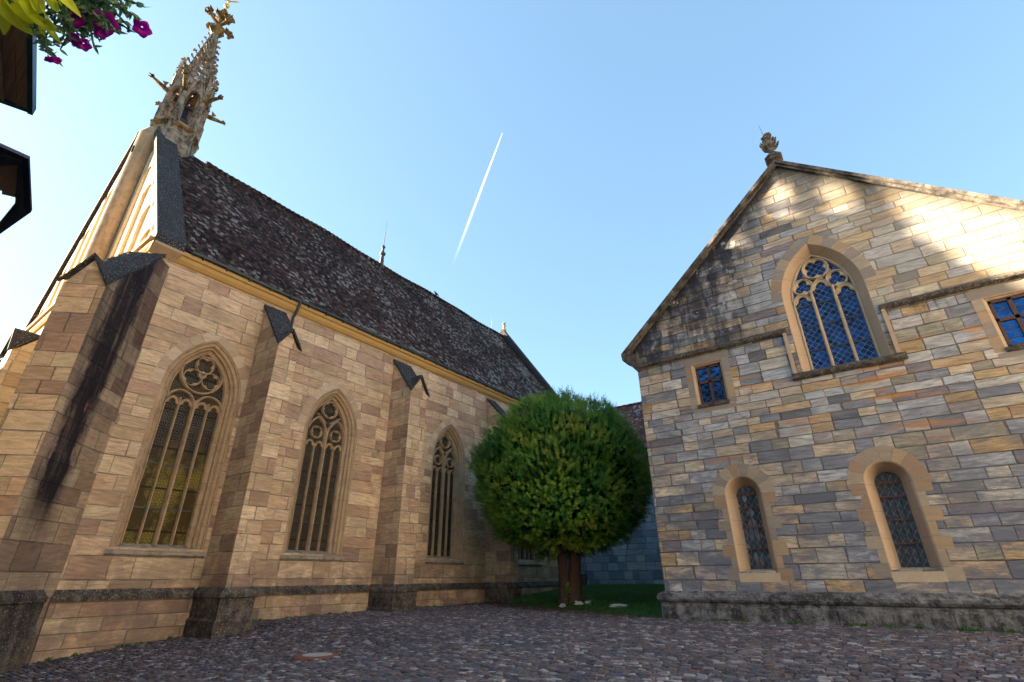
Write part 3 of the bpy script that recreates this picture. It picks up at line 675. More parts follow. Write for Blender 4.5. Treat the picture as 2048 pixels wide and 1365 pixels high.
be=MB(); be.lathe((TX,TY),[(.08,30.75),(.2,30.7),(.26,30.4),(.32,29.9),(.46,29.5),(.5,29.4),(.44,29.42)],20); be.tube([(TX,TY-.9,30.85),(TX,TY+.9,30.85)],.07,8); be.tube([(TX-1.1,TY,31.5),(TX+1.1,TY,31.5)],.05,6); be.build('bell',M_bell,to)
sp=MB(); Z0,Z1=32.4,38.9
for i in range(6):
    a=PI/6+PI/3*i
    rr=lambda z:.9+( .15-.9)*(z-Z0)/(Z1-Z0)
    P=lambda z,da=0.,k=1.:(TX+rr(z)*k*math.cos(a+da),TY+rr(z)*k*math.sin(a+da),z)
    sp.tube([P(Z0),P(35.5),P(Z1)],[.12,.1,.07],6)
    for k in range(10): z=Z0+.5+k*.6; crocket(sp,P(z),(math.cos(a),math.sin(a),.35),.34-.017*k,k+i)
    # pierced bands between the ribs
    for z in np.arange(Z0+.4,35.6,.55):
        b=a+PI/3; q=(TX+rr(z)*math.cos(b),TY+rr(z)*math.sin(b),z); sp.tube([P(z),q],.06,5)
        mid=[(P(z)[j]+q[j])/2 for j in range(3)]; sp.blob((mid[0],mid[1],z+.25),.1*rr(z)+.05,int(z*3),.4,5,4)
sp.loft([hexr(.5,35.6),hexr(.17,Z1)],True,True)
sp.build('spire',M_turret,to)
fi=MB(); fi.loft([hexr(.18,Z1-.3),hexr(.5,Z1+.1),hexr(.62,Z1+.3),hexr(.55,Z1+.45),hexr(.18,Z1+.6),hexr(.15,41.6)],True,True)
for k in range(4):
    a=R(20)+PI/2*k; d=Vector((math.cos(a),math.sin(a),0)); c=Vector((TX,TY,0))
    fi.tube([c+Vector((0,0,Z1+1.0)),c+d*.5+Vector((0,0,Z1+1.05)),c+d*.95+Vector((0,0,Z1+1.2))],[.12,.13,.15],7); fi.blob(c+d*.98+Vector((0,0,Z1+1.3)),(.24,.24,.34),k,.5,9,7)
    fi.blob(c+d*.6+Vector((0,0,Z1+1.3)),(.14,.14,.22),k+5,.5,9,7)
    fi.tube([c+Vector((0,0,Z1+1.7)),c+d*.42+Vector((0,0,Z1+2.0))],[.12,.16],6); fi.blob(c+d*.42+Vector((0,0,Z1+2.05)),.19,k+9,.6)
fi.blob((TX,TY,41.55),.24,3,.3)
fi.build('leaf_cross_finial',M_carve,to)
bl=MB(); bl.tube([(TX,TY,41.6),(TX,TY,42.75)],.035,6); bl.blob((TX,TY,42.35),.2,0,0,12,8); bl.build('golden_ball',M_gold,to,smooth=True)
ea=MB(); e0=Vector((TX,TY,42.95)); ea.blob(e0,(.1,.1,.2),1,.1,8,6); ea.blob(e0+Vector((.02,-.03,.24)),(.07,.07,.08),2,.1,8,6)
wv=Vector((.587,.809,0))
for s in (-1,1): ea.loft([[e0+wv*s*.05+Vector((0,0,.12)),e0+wv*s*.05+Vector((0,0,-.05)),e0+wv*s*.05+Vector((.05,0,.0))],[e0+wv*s*.4+Vector((0,0,.32)),e0+wv*s*.42+Vector((0,0,.08)),e0+wv*s*.4+Vector((.05,0,.2))],[e0+wv*s*.75+Vector((0,0,.3)),e0+wv*s*.74+Vector((0,0,.26)),e0+wv*s*.74+Vector((.02,0,.28))]],True,True)
ea.build('weather_bird',M_gold,to,smooth=True)
# ridge furniture
rd=MB(); zr=14.95+9.3*1.35+.1; rd.lathe((XR,23.8),[(.22,zr-.3),(.2,zr+.4),(.16,zr+1.0),(.26,zr+1.1),(.3,zr+1.25),(.14,zr+1.4),(.1,zr+1.8),(.2,zr+1.95),(.1,zr+2.1),(.035,zr+2.3),(.012,zr+5.2)],10); rd.build('ridge_rod',M_rod,ch)
rd=MB(); rd.tube([(XR,40.3,zr-.2),(XR,40.3,zr+1.7)],[.03,.012],6); rd.build('lightning_rod',M_rod,ch)
bd=MB(); b0=Vector((XR,31.0,zr+.38)); bd.blob(b0,(.12,.22,.14),1,.1,8,6); bd.blob(b0+Vector((0,-.2,.15)),(.08,.09,.08),2,.1,8,6); bd.tube([b0+Vector((0,.15,0)),b0+Vector((0,.42,-.1))],[.08,.03],5); bd.tube([b0+Vector((0,-.27,.15)),b0+Vector((0,-.36,.13))],[.025,.005],5)
for s in (-1,1): bd.tube([b0+Vector((s*.05,0,-.1)),b0+Vector((s*.05,0,-.26))],.015,4)
tag(bd.build('bird',plain('dark_feathers',(.03,.03,.035),.8)),'small dark bird perched on the church roof ridge','bird')

# ================================================================ HALL (right)
YH=21.5
ha=thing('gabled_hall',(0,28,0),'broad gabled stone hall with mottled grey and tan ashlar and leaded windows','hall')
hf=lambda xc:(lambda u,v,d=0.:(xc+u,YH-d,v))
AW=1.45; CW=1.2; ZS=12.0
rws=[(-4.43,'patchwork coloured'),(.24,'dark'),(4.9,'dark')]
sqs=[(-4.88,9.1),(5.15,9.1)]
hz=lambda x:18.9-.9*abs(x+.1)
H=[[(.12+u,v) for u,v in arch(AW,CW,ZS,8.72)]]
for x,_ in rws: H.append([(x+u,v) for u,v in arch(.67,0,4.43,1.66,10)])
for x,z in sqs: H.append([(x-.66,z-1.),(x+.66,z-1.),(x+.66,z+1.02),(x-.66,z+1.02)])
hw=wall([(-8.05,-1),(8.0,-1),(8.0,hz(8)),(-.1,18.9),(-8.05,hz(-8.05))],H,lambda a,b:(a,YH,b))
hw.add([(-8.05,YH,-1),(-8.05,46,-1),(-8.05,46,11.7),(-8.05,YH,11.7)],[(0,1,2,3)]); hw.add([(8.0,YH,-1),(8.0,46,-1),(8.0,46,11.7),(8.0,YH,11.7)],[(0,1,2,3)])
hw.build('wall',M_hall,ha)
hr=MB(); hr.add([(-8.5,YH+.3,11.1),(-.1,YH+.3,18.7),(8.4,YH+.3,11.1),(-8.5,46,11.1),(-.1,46,18.7),(8.4,46,11.1)],[(0,1,4,3),(1,2,5,4),(3,4,5)]); hr.build('roof',M_redroof,ha)
# coping
ME=trim('pale_and_black_coping_stone',[(.13,.115,.10),(.24,.2,.15),(.09,.08,.075)],1.4,.12)
hc=MB()
for s in (1,-1):
    n=14; X=8.6
    for k in range(n):
        x0=.0+X*k/n; x1=X*(k+1)/n-.004
        q=[(-.1+s*x,18.9-.9*x) for x in (x0,x1)]
        dz=random.uniform(-.008,.008)
        hc.prism([(q[0][0],YH-.16,q[0][1]-.06+dz),(q[1][0],YH-.16,q[1][1]-.06+dz),(q[1][0],YH-.24,q[1][1]+.06+dz),(q[1][0],YH-.24,q[1][1]+.32+dz),(q[0][0],YH-.24,q[0][1]+.32+dz),(q[0][0],YH-.24,q[0][1]+.06+dz)][:2]+[(q[1][0],YH-.16,q[1][1]+.24+dz),(q[0][0],YH-.16,q[0][1]+.24+dz)],(0,.75,0))
        hc.prism([(q[0][0],YH-.26,q[0][1]+.08),(q[1][0],YH-.26,q[1][1]+.08),(q[1][0],YH-.26,q[1][1]+.27),(q[0][0],YH-.26,q[0][1]+.27)],(0,.1,0))
hc.build('gable_coping',ME,ha)
m=MB(); m.loft([[(-8.04,YH-.1,10.4),(-8.04,YH+.7,10.4),(-7.9,YH+.7,10.4),(-7.9,YH-.1,10.4)],[(-8.5,YH-.16,11.0),(-8.5,YH+.7,11.0),(-7.9,YH+.7,11.0),(-7.9,YH-.16,11.0)],[(-8.7,YH-.2,11.12),(-8.7,YH+.7,11.12),(-7.9,YH+.7,11.12),(-7.9,YH-.2,11.12)],[(-8.7,YH-.2,11.3),(-8.7,YH+.7,11.3),(-7.9,YH+.7,11.3),(-7.9,YH-.2,11.3)]],True,True); m.build('kneeler',M_black,ha)
# string courses with drop mouldings
sc=MB(); sp_=[(0,10.52),(.06,10.5),(.16,10.58),(.17,10.66),(.0,10.78)]
def rough_run(mb,x0,x1,prof,n):
    xs=np.linspace(x0,x1,n); mb.loft([[(x,YH-d-random.uniform(0,.012),z+random.uniform(-.008,.008)) for d,z in prof] for x in xs],False)
    for x in (x0,x1): mb.add([(x,YH-d,z) for d,z in prof],[tuple(range(len(prof)))])
rough_run(sc,-8.0,-1.5,sp_,44); sc.build('string_course',M_black,ha); sc=MB(); rough_run(sc,1.7,8.0,sp_,44); sc.build('string_course',M_black,ha); sc=MB(); rough_run(sc,-1.72,1.98,[(0,8.5),(.05,8.47),(.15,8.55),(.17,8.66),(0,8.78)],26); sc.build('window_ledge',M_black,ha)
for x in (-1.66,1.72): dm=MB(); dm.box(x,x+.13,YH-.12,YH+.01,8.75,10.55); dm.build('drop_moulding',M_trimHj,ha)
# plinth
hp=MB(); pp=[(0,1.0),(.05,.97),(.12,.94),(.22,.9),(.27,.82),(.27,.72),(.22,.64),(.15,.6),(.15,.5),(.17,.46)]
xs=np.linspace(-8.05,8,70); hp.loft([[(x,YH-d-random.uniform(0,.01),z) for d,z in pp] for x in xs],False)
hp.loft([[(-8.05-d,YH-d,z) for d,z in pp],[(-8.05,YH-d,z) for d,z in pp]],False); hp.loft([[(-8.05-d,y,z) for d,z in pp] for y in (YH-.0,46)],False); hp.loft([[(-8.05-d,YH-d,z) for d,z in pp],[(-8.05-d,YH,z) for d,z in pp]],False)
for k in range(11):
    x0=-8.22+k*1.5; x1=min(x0+1.485,8.1); j=random.uniform(0,.012)
    hp.prism([(x0,YH-.17-j,-.6),(x1,YH-.17-j,-.6),(x1,YH-.17-j,.47),(x0,YH-.17-j,.47)],(0,.3,0)); 
    for xx in (x0+.35,x0+1.05): hp.blob((xx,YH-.18-j,.24+random.uniform(-.05,.05)),(.05,.02,.05),k,.2,8,5)
hp.box(-8.22,-8.0,YH-.1,46,-.6,.46)
hp.build('plinth',M_plinthH,ha)
# great window
fr=MB(); fn=hf(.12)
prof=[(0.,0.),(-.02,-.01),(-.27,-.42),(-.30,-.44),(-.30,-.62)]
fr.loft([[fn(u,v,d) for u,v in arch(AW,CW,ZS,8.72,14,o)] for o,d in prof],False)
gw=fr.build('window',M_trimHj,ha); gw['label']='great pointed window with three lights and foiled tracery'
vo=MB(); voussoirs(vo,AW,CW,ZS,0.0,.42,6,fn); vo.build('arch_stones',M_vouH,gw,tint=True)
g=MB(); g.prism([fn(u,v,-.56) for u,v in arch(AW-.27,CW,ZS,8.7)],(0,.03,0)); g.build('glass',M_glH,gw)
t=MB(); df,db=-.40,-.57; ai=AW-.30
bar(t,arch(ai-.03,CW,ZS,8.72),.1,df,db,fn)
for s in (-1,1): bar(t,[(s*.40,8.72),(s*.40,ZS+.35)],.13,df+.04,db,fn)
for s in (-1,1):
    head(t,s*.78,ZS-.12,.345,df,db,fn)
head(t,0,ZS+.32,.37,df,db,fn)
foil(t,(0,ZS+1.33),.46,4,PI/4,df,db,fn,.52,.42,.05)
for s in (-1,1): foil(t,(s*.62,ZS+.62),.36,3,PI/2,df,db,fn,.48,.44,.045)
for s in (-1,1): bar(t,[(s*.05,ZS+.85),(s*.3,ZS+.95),(s*.5,ZS+1.12)],.08,df,db,fn)
t.build('tracery',M_trimH,gw)
for zz in (9.75,10.78,11.75): ib=MB(); ib.box(.12-ai,.12+ai,YH+.53,YH+.56,zz-.03,zz+.03); ib.build('saddle_bar',M_iron,gw)
sl=MB(); sl.add([fn(-1.5,8.60,.17),fn(1.5,8.60,.17),fn(1.5,8.84,-.6),fn(-1.5,8.84,-.6)],[(0,1,2,3)]); sl.build('sill',M_black,gw)
# round-headed windows
for q,(x,kind) in enumerate(rws):
    fr=MB(); fn=hf(x)
    fr.loft([[fn(u+du,v,d) for u,v in arch(a,0,zs,zb,10)] for a,zs,zb,du,d in ((.67,4.43,1.62,0,0),(.62,4.43,1.64,0,-.03),(.38,4.41,1.72,.0,-.58),(.38,4.41,1.72,.0,-.75))],False)
    rw=fr.build('window',M_trimHj,ha); rw['label']='round headed barred window with %s diamond panes'%kind
    vo=MB(); voussoirs(vo,.67,0,4.43,.0,.48,4,fn,.005); 
    for s in (-1,1):  # long and short jamb stones
        z=4.42; k=0
        while z>1.5:
            h=random.uniform(.38,.5); zz=max(z-h,1.32); w=.22 if k%2 else .46; vo.add([fn(s*.672,zz+.008,.005),fn(s*(.672+w),zz+.008,.005),fn(s*(.672+w),z-.008,.005),fn(s*.672,z-.008,.005),fn(s*.672,zz+.008,-.05),fn(s*(.672+w),zz+.008,-.05),fn(s*(.672+w),z-.008,-.05),fn(s*.672,z-.008,-.05)],[(0,1,2,3),(0,4,5,1),(3,2,6,7),(1,5,6,2)],random.random()); z=zz; k+=1
    vo.build('arch_stones',M_vouH,rw,tint=True)
    g=MB(); g.prism([fn(u,v,-.66) for u,v in arch(.39,0,4.41,1.7,10)],(0,.03,0)); g.build('glass',M_glR1 if q==0 else M_glR2,rw)
    for uu in (-.19,0,.19): b=MB(); b.tube([fn(uu,1.72,-.56),fn(uu,4.41+math.sqrt(.36**2-uu*uu),-.56)],.014,6); b.build('window_bar',M_iron,rw)
    for zz in (2.45,3.2,3.95,4.42): b=MB(); b.box(x-.38,x+.38,YH+.53,YH+.545,zz-.022,zz+.022); b.build('cross_bar',M_rust,rw)
    wm=MB(); L_=arch(.37,0,4.41,1.72,10); 
    for k in range(-22,23):
        for s in (-1,1):
            pts=[]
            for i in range(61):
                uu=-.37+.74*i/60; v=1.72+k*.3+.15+s*uu*1.38+1.4
                top=4.41+math.sqrt(max(.37**2-uu*uu,0))
                if 1.73<v<top: pts.append((uu,v))
            if len(pts)>3: wm.tube([fn(pts[0][0],pts[0][1],-.62),fn(pts[-1][0],pts[-1][1],-.62)],.0065,4)
    wm.build('lattice',M_lead,rw)
    sl=MB(); sl.add([fn(-.70,1.6,.012),fn(.70,1.6,.012),fn(.40,1.74,-.66),fn(-.40,1.74,-.66),fn(-.70,1.3,.012),fn(.70,1.3,.012)],[(0,1,2,3),(4,5,1,0)]); sl.build('sill',M_trimH,rw)
# mullioned casements
for q,(x,z) in enumerate(sqs):
    fr=MB(); w0,w1=.66,.53; 
    rings=[[(x-w,YH-d,z-h0),(x-w,YH-d,z+h1),(x+w,YH-d,z+h1),(x+w,YH-d,z-h0)] for w,h0,h1,d in ((.66,1.,1.02,0),(.62,1.,.98,-.02),(.61,1.,.97,-.07),(.56,1.,.92,-.09),(.54,1.,.90,-.17),(.54,1.,.9,-.35))]
    fr.loft(rings,False); sw=fr.build('window',M_trimHj,ha); sw['label']='square headed timber casement '+('left of' if q==0 else 'right of')+' the great window'
    m=MB(); m.prism([(x-1.0,YH-.006,z+1.02),(x+1.0,YH-.006,z+1.02),(x+1.0,YH-.006,z+1.36),(x-1.0,YH-.006,z+1.36)],(0,.1,0),.4); 
    for s in (-1,1):
        zz=z+1.01; k=0
        while zz>z-1.0:
            h=random.uniform(.45,.8); zn=max(zz-h,z-1.0); ww=.28; a,b=sorted((x+s*.664,x+s*(.664+ww))); m.box(a,b,YH-.006,YH+.08,zn+.008,zz-.002,random.random()); zz=zn
    m.box(x-.9,x+.9,YH-.006,YH+.08,z-1.22,z-1.03,.9); m.build('surround_stones',M_vouH,sw,tint=True)
    wd=MB(); W_,Hb,Ht=.53,-.86,.88
    for a,b,c,d in ((-W_,-W_+.08,Hb,Ht),(W_-.08,W_,Hb,Ht),(-W_,W_,Ht-.08,Ht),(-W_,W_,Hb,Hb+.1),(-.06,.06,Hb,Ht),(-W_,W_,.1,.22)):
        wd.box(x+a,x+b,YH+.13,YH+.22,z+c,z+d)
    wd.build('timber_frame',M_wood,sw)
    g=MB(); g.box(x-W_,x+W_,YH+.2,YH+.23,z+Hb,z+Ht); g.build('glass',M_glS,sw)
    for a,b in ((-.45,-.06),(.06,.45)):
        for zz in (.52,-.2,-.52): ld=MB(); ld.box(x+a,x+b,YH+.185,YH+.2,z+zz-.012,z+zz+.012); ld.build('glazing_bar',M_iron,sw)
    sl=MB(); sl.box(x-.66,x+.66,YH-.08,YH+.2,z-1.02,z-.87); sl.build('sill',M_black,sw)
# apex finial
hfz=19.2; hx,hy=-.1,21.75
m=MB(); m.lathe((hx,hy),[(.22,18.8),(.2,19.3),(.25,19.36),(.38,19.43),(.4,19.5),(.3,19.56),(.38,19.62),(.40,19.7),(.22,19.78),(.15,19.9),(.12,20.6),(.1,20.9),(.1,21.0)],8,PI/8)
for k in range(4):
    a=R(35)+PI/2*k; d=Vector((math.cos(a),math.sin(a),0)); c=Vector((hx,hy,0))
    for j in range(3):
        dd=(d+Vector((-d.y,d.x,0))*(j-1)*.35).normalized(); m.tube([c+d*.1+Vector((0,0,20.2)),c+dd*.30+Vector((0,0,20.38)),c+dd*.42+Vector((0,0,20.62))],[.06,.07,.035],6)
    m.tube([c+Vector((0,0,20.7)),c+d*.28+Vector((0,0,20.98))],[.08,.08],5)
m.blob((hx,hy,21.1),(.2,.2,.19),4,.3,10,8)
hfo=m.build('gable_finial',ME,ha)
m=MB(); m.tube([(hx-.12,hy,21.2),(hx-.2,hy,22.1)],[.012,.006],5); m.build('lightning_rod',M_iron,hfo)

# ================================================================ WING behind the tree
wg=thing('cloister_wing',(-18,48,.5),'low grey blue stone wing with red tiled roof behind the yew','building')
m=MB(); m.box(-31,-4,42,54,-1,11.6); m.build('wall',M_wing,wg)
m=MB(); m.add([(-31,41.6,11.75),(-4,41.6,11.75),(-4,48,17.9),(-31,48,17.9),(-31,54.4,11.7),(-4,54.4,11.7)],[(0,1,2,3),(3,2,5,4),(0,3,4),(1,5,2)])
for k in range(40): m.tube([(-31+k*.68,48,17.95),(-31+k*.68+.7,48,17.93)],[.15,.12],6)
m.build('roof',M_redroof,wg)
m=MB(); m.tube([(-31,41.5,11.65),(-4,41.5,11.65)],.1,8); m.build('gutter',M_iron,wg)
m=MB(); m.box(-31,-4,41.82,42.02,10.9,11.5); m.build('eaves_band',plain('pale_render',(.5,.5,.5),.9,0,.15),wg)
# low projecting stub wall with dark foot beside the church
st=MB(); st.box(-26,-22.6,38.2,42,-.5,8.5); o=tag(st.build('link_wall',M_wing),'grey blue link wall between church end and cloister wing','wall')
st=MB(); st.box(-26,-22.5,38.1,42,-.5,1.75); st.build('plinth',M_black,o)

# ================================================================ YEW
TRX,TRY,TRZ=-15.1,26.1,.25
yw=thing('yew_tree',(TRX,TRY,TRZ),'clipped round yew with twin red brown trunks on the lawn','tree')
bark=Mat('yew_bark',.9); n=bark.noise(bark.vec(bark.x*6.,bark.y*6.,bark.z*.8),1.3,5,.7); bark.col(bark.ramp(n,[(.022,.014,.010),(.085,.05,.033),(.19,.115,.075)],False)); bark.bump(n,.06,1.)
def trunk(dx,dy,lx,ly,r,seed):
    m=MB(); rings=[]; N=18
    for k in range(15):
        t=k/14; z=-.15+t*4.5; rr=r*(1+.45*math.exp(-t*9))*(1-.25*t); row=[]
        cx=TRX+dx+lx*t*t+.05*math.sin(t*5+seed); cy=TRY+dy+ly*t*t
        for i in range(N):
            a=2*PI*i/N; q=rr*(1+.22*mnoise.noise(Vector((math.cos(a)*1.8,math.sin(a)*1.8,z*.5+seed*5))))*(1+.07*math.sin(a*5+seed+z*.6)); row.append((cx+q*math.cos(a),cy+q*math.sin(a),TRZ+z))
        rings.append(row)
    m.loft(rings,True,True); m.build('trunk',bark.m,yw,smooth=True)
trunk(-.27,-.1,-.3,.3,.3,1); trunk(.30,.12,.25,-.2,.36,4)
tb=MB()
for k in range(22):
    a=random.uniform(0,2*PI); z0=random.uniform(2.2,4.2); l=random.uniform(2.2,4.)
    p0=Vector((TRX+.3*math.cos(a),TRY+.3*math.sin(a),TRZ+z0)); d=Vector((math.cos(a),math.sin(a),random.uniform(.2,1.4))).normalized()
    tb.tube([p0,p0+d*l*.5+Vector((0,0,.2)),p0+d*l],[.13,.08,.03],6)
tb.build('limbs',bark.m,yw)
# crown: sprays over an uneven ball
CX,CY,CZ=TRX-.1,TRY,6.95; RX,RZ=4.95,4.6
M_yew=leafmat('yew_foliage',[(.022,.085,.016),(.055,.17,.02),(.12,.25,.025),(.25,.34,.035),(.42,.36,.07)],.55,.3)
def crown():
    vs=[];fs=[];ti=[]
    NSP=13500
    for k in range(NSP):
        z=random.uniform(-1,1); a=random.uniform(0,2*PI); s=math.sqrt(1-z*z); d=Vector((s*math.cos(a),s*math.sin(a),z))
        lump=mnoise.noise(d*2.3+Vector((5,2,1)))*.12+mnoise.noise(d*6.+Vector((1,7,3)))*.085+mnoise.noise(d*13.)*.055
        dep=random.random()**1.6*.13
        rad=1+lump-dep
        if random.random()<.05: rad=1+lump+random.uniform(.01,.05)
        if z<-.62: rad*=1-(-.62-z)*.25
        c=Vector((CX+d.x*RX*rad,CY+d.y*RX*rad,CZ+d.z*RZ*rad))
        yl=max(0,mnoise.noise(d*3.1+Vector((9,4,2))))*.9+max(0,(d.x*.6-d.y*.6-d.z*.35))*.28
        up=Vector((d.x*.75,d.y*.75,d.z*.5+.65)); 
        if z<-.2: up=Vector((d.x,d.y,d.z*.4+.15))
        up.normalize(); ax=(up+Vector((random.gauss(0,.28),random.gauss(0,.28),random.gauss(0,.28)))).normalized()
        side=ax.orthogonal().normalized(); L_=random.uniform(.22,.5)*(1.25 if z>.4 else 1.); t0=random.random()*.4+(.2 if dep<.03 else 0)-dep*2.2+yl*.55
        nl=15
        for q in range(nl):
            f=q/nl; base=c+ax*L_*f; an=q*2.4+random.uniform(-.3,.3); w=(side*math.cos(an)+ax.cross(side)*math.sin(an))
            ld=(w*.75+ax*.65).normalized(); ll=random.uniform(.11,.2)*(1.15-f*.75); wd=ld.cross(w.cross(ld)+Vector((0,0,.01))).normalized()
            wd=(ax.cross(ld)).normalized()*ll*.17; b=len(vs)
            vs+= [base-wd*.5,base+ld*ll*.5-wd,base+ld*ll,base+ld*ll*.5+wd]; fs.append((b,b+1,b+2,b+3)); ti.append(t0+f*.3)
    m=MB(); m.v=[tuple(v) for v in vs]; m.f=fs; m.t=ti; return m
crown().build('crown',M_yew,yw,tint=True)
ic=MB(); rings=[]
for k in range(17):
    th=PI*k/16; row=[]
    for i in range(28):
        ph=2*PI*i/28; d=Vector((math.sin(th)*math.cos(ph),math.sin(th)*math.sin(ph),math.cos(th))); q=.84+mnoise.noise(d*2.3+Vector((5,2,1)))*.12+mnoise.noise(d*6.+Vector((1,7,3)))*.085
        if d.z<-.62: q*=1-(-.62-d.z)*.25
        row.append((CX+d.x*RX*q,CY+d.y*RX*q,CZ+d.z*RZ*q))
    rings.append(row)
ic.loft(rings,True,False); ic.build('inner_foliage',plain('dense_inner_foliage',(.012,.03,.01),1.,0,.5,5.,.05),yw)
M_rock=plain('pale_limestone',(.5,.46,.4),.9,0,.3,6.)
for k,(x,y,s,lab) in enumerate(((-15.05,25.25,(.16,.12,.1),'rounded grey brown stone at the foot of the yew trunks'),(-14.15,25.35,(.24,.14,.09),'pale flat stone just right of the yew trunks'),(-13.75,25.55,(.17,.13,.11),'small white stone beside the flat one right of the yew'),(-11.3,24.0,(.42,.16,.07),'long low pale stone lying alone on the lawn'))):
    m=MB(); m.blob((x,y,zl(x,y)+s[2]*.5),s,k+2,.45,10,8); tag(m.build('rock',M_rock),lab,'rock','pale stones on the lawn')
# ivy at the trunk foot
m=MB()
for k in range(500):
    a=random.uniform(0,2*PI); z=random.random()**1.6*1.0; rr=.3*random.random()+.02; x=TRX+.05+rr*math.cos(a)*(1-z*.5); y=TRY-.15+rr*math.sin(a); l=.05
    d=Vector((random.gauss(0,1),random.gauss(0,1),random.gauss(0,.6))).normalized()*l; e=d.orthogonal().normalized()*l*.6; c=Vector((x,y,TRZ+z)); m.add([c-d,c+e,c+d,c-e],[(0,1,2,3)],random.random())
tag(m.build('ivy',M_yew,tint=True),'dark ivy clump growing between the two yew trunks','ivy')
# weeds along the wall feet
sp1=[(x+random.uniform(-.1,.1),YH-.3,.02) for x in (-6.9,-6.2,-5.9,-5.2,-3.6,-1.9,-1.6,-.9,-.2,.9,1.15,1.9,2.4) for _ in range(2)]
sp2=[(XW+.25,y,zg(-22.7,y)+.01) for y in np.random.default_rng(3).uniform(6.3,28,40)]
tufts('weeds',M_weed,sp1+sp2,'small green weeds sprouting along the wall feet','weeds',.10,16,.16)
gj=[]
for k in range(700):
    x=random.uniform(-16,6); y=random.uniform(3,22)
    if mnoise.noise(Vector((x*.3,y*.3,1)))>.02 and y<yedge(x): gj.append((x,y,zg(x,y)-.01))
tufts('moss_tufts',M_weed,gj,'tiny green tufts growing in the cobble joints','moss',.035,5,.06)
# manhole
mz=zg(mx,my)+.05
mh=MB(); mh.lathe((mx,my),[(.58,mz-.05),(.58,mz-.01),(.5,mz+.02),(.36,mz+.02),(.36,mz-.02)],40); mo=tag(mh.build('manhole_cover',M_rust),'round manhole with rusty ring and pale concrete centre in the cobbles','manhole')
mh=MB(); mh.lathe((mx,my),[(.358,mz-.04),(.358,mz+.022),(.34,mz+.026),(.001,mz+.026)],40); mh.build('concrete_fill',plain('pale_concrete',(.32,.28,.25),.9,0,.3,20.),mo)

# ================================================================ SHADE HOUSE (unseen at left, added to shade the courtyard)
nh=thing('shade_house',(-36,-9,0),'tall rendered house, unseen beyond the left edge, added to shade the courtyard','house')
m=MB(); m.box(-72,-4.,-15.,-3.6,-2,15.); m.build('wall',plain('shade_house_ochre_render',(.5,.42,.28),.9,0,.15,3.),nh)
m=MB(); m.prism([(-72.3,-15.4,14.9),(-72.3,-3.3,14.9),(-72.3,-9.3,21.5)],(68.8,0,0)); m.build('roof',M_redroof,nh)
eh=thing('bounce_house',(27,6,0),'pale rendered house, unseen beyond the right edge, added to bounce sunlight','house')  # unseen house, added to throw warm sunlight back onto the church wall
m=MB(); m.box(19,33,-12,20.5,-1,15.5); m.build('wall',plain('bounce_house_cream_render',(.62,.55,.44),.9,0,.08,3.),eh)
m=MB(); m.prism([(18.6,-12.3,15.4),(33.4,-12.3,15.4),(26,-12.3,21)],(0,33,0)); m.build('roof',M_redroof,eh)
for yy in (-8,-3,2,7,12,17):
    for zz in (3.,7.5,12.):
        m=MB(); m.box(18.96,19.1,yy-.6,yy+.6,zz-.9,zz+.9); m.build('window',M_iron,eh)
# timber canopy just above and left of the camera
cnp=thing('timber_canopy',(-4.0,-.9,4.7),'dark brown timber canopy with blue green metal edge hanging overhead at top left','canopy')
ax=Vector((.975,-.222,0)); pr_=Vector((-.35,-.94,0)); O=Vector((-4.47,0.,4.7))
def slab(mb,a0,a1,b0,b1,z0,z1):
    P=[O+ax*a+pr_*b+Vector((0,0,0)) for a,b in ((a0,b0),(a1,b0),(a1,b1),(a0,b1))]; mb.prism([(p.x,p.y,z0) for p in P],(0,0,z1-z0))
M_oldwood=Mat('old_dark_timber',.8); n=M_oldwood.noise(M_oldwood.vec(M_oldwood.x*2.,M_oldwood.y*40.,M_oldwood.z*20.),1.,4,.7); n3=M_oldwood.noise(M_oldwood.pos,45.,4,.8)
M_oldwood.col(M_oldwood.mix(n3.step(.66,.72)*.7,M_oldwood.ramp(n,[(.10,.065,.045),(.32,.21,.15),(.5,.36,.26)],False),(.6,.42,.2))); M_oldwood.bump(n,.01,.7)
for a,b,z0 in ((.02,.085,4.70),(.09,.15,4.712),(.155,.17,4.69),(.172,.235,4.715),(.24,.30,4.70),(.305,.8,4.72),(.81,1.4,4.72),(1.41,3.7,4.72)):
    m=MB(); slab(m,.02,2.6,a,b,z0,4.74); m.build('soffit_board',M_oldwood.m,cnp)
m=MB(); slab(m,-.01,2.6,-.01,.02,4.68,4.75); slab(m,-.01,.02,-.01,3.7,4.69,4.751); m.build('metal_edge',plain('blue_green_sheet_metal',(.02,.07,.11),.4,.4),cnp)
# glazed awning
ln=thing('awning',(-5.7,.1,4.7),'dark blue metal awning frame with timber panel at the left edge below the canopy','awning')
Q=[Vector((-5.11,-.25,4.7)),Vector((-5.09,.12,4.7)),Vector((-5.94,.33,4.7)),Vector((-6.64,.24,4.7)),Vector((-6.9,-.6,4.7)),Vector((-5.2,-.6,4.7))]
cen=sum(Q,Vector())/6
M_lf=plain('dark_blue_black_metal',(.012,.02,.055),.4,.3)
def edge(a,b,w,z0,z1,ins=0.):
    a=a+(cen-a)*ins; b=b+(cen-b)*ins; ia=a+(cen-a).normalized()*w; ib=b+(cen-b).normalized()*w
    mb=MB(); mb.prism([(p.x,p.y,z0) for p in (a,b,ib,ia)],(0,0,z1-z0)); return mb
for i in range(6):
    edge(Q[i],Q[(i+1)%6],.13,4.70,4.73).build('frame_rail',M_lf,ln)
    edge(Q[i],Q[(i+1)%6],.05,4.69,4.72,.10).build('inner_rail',M_lf,ln)
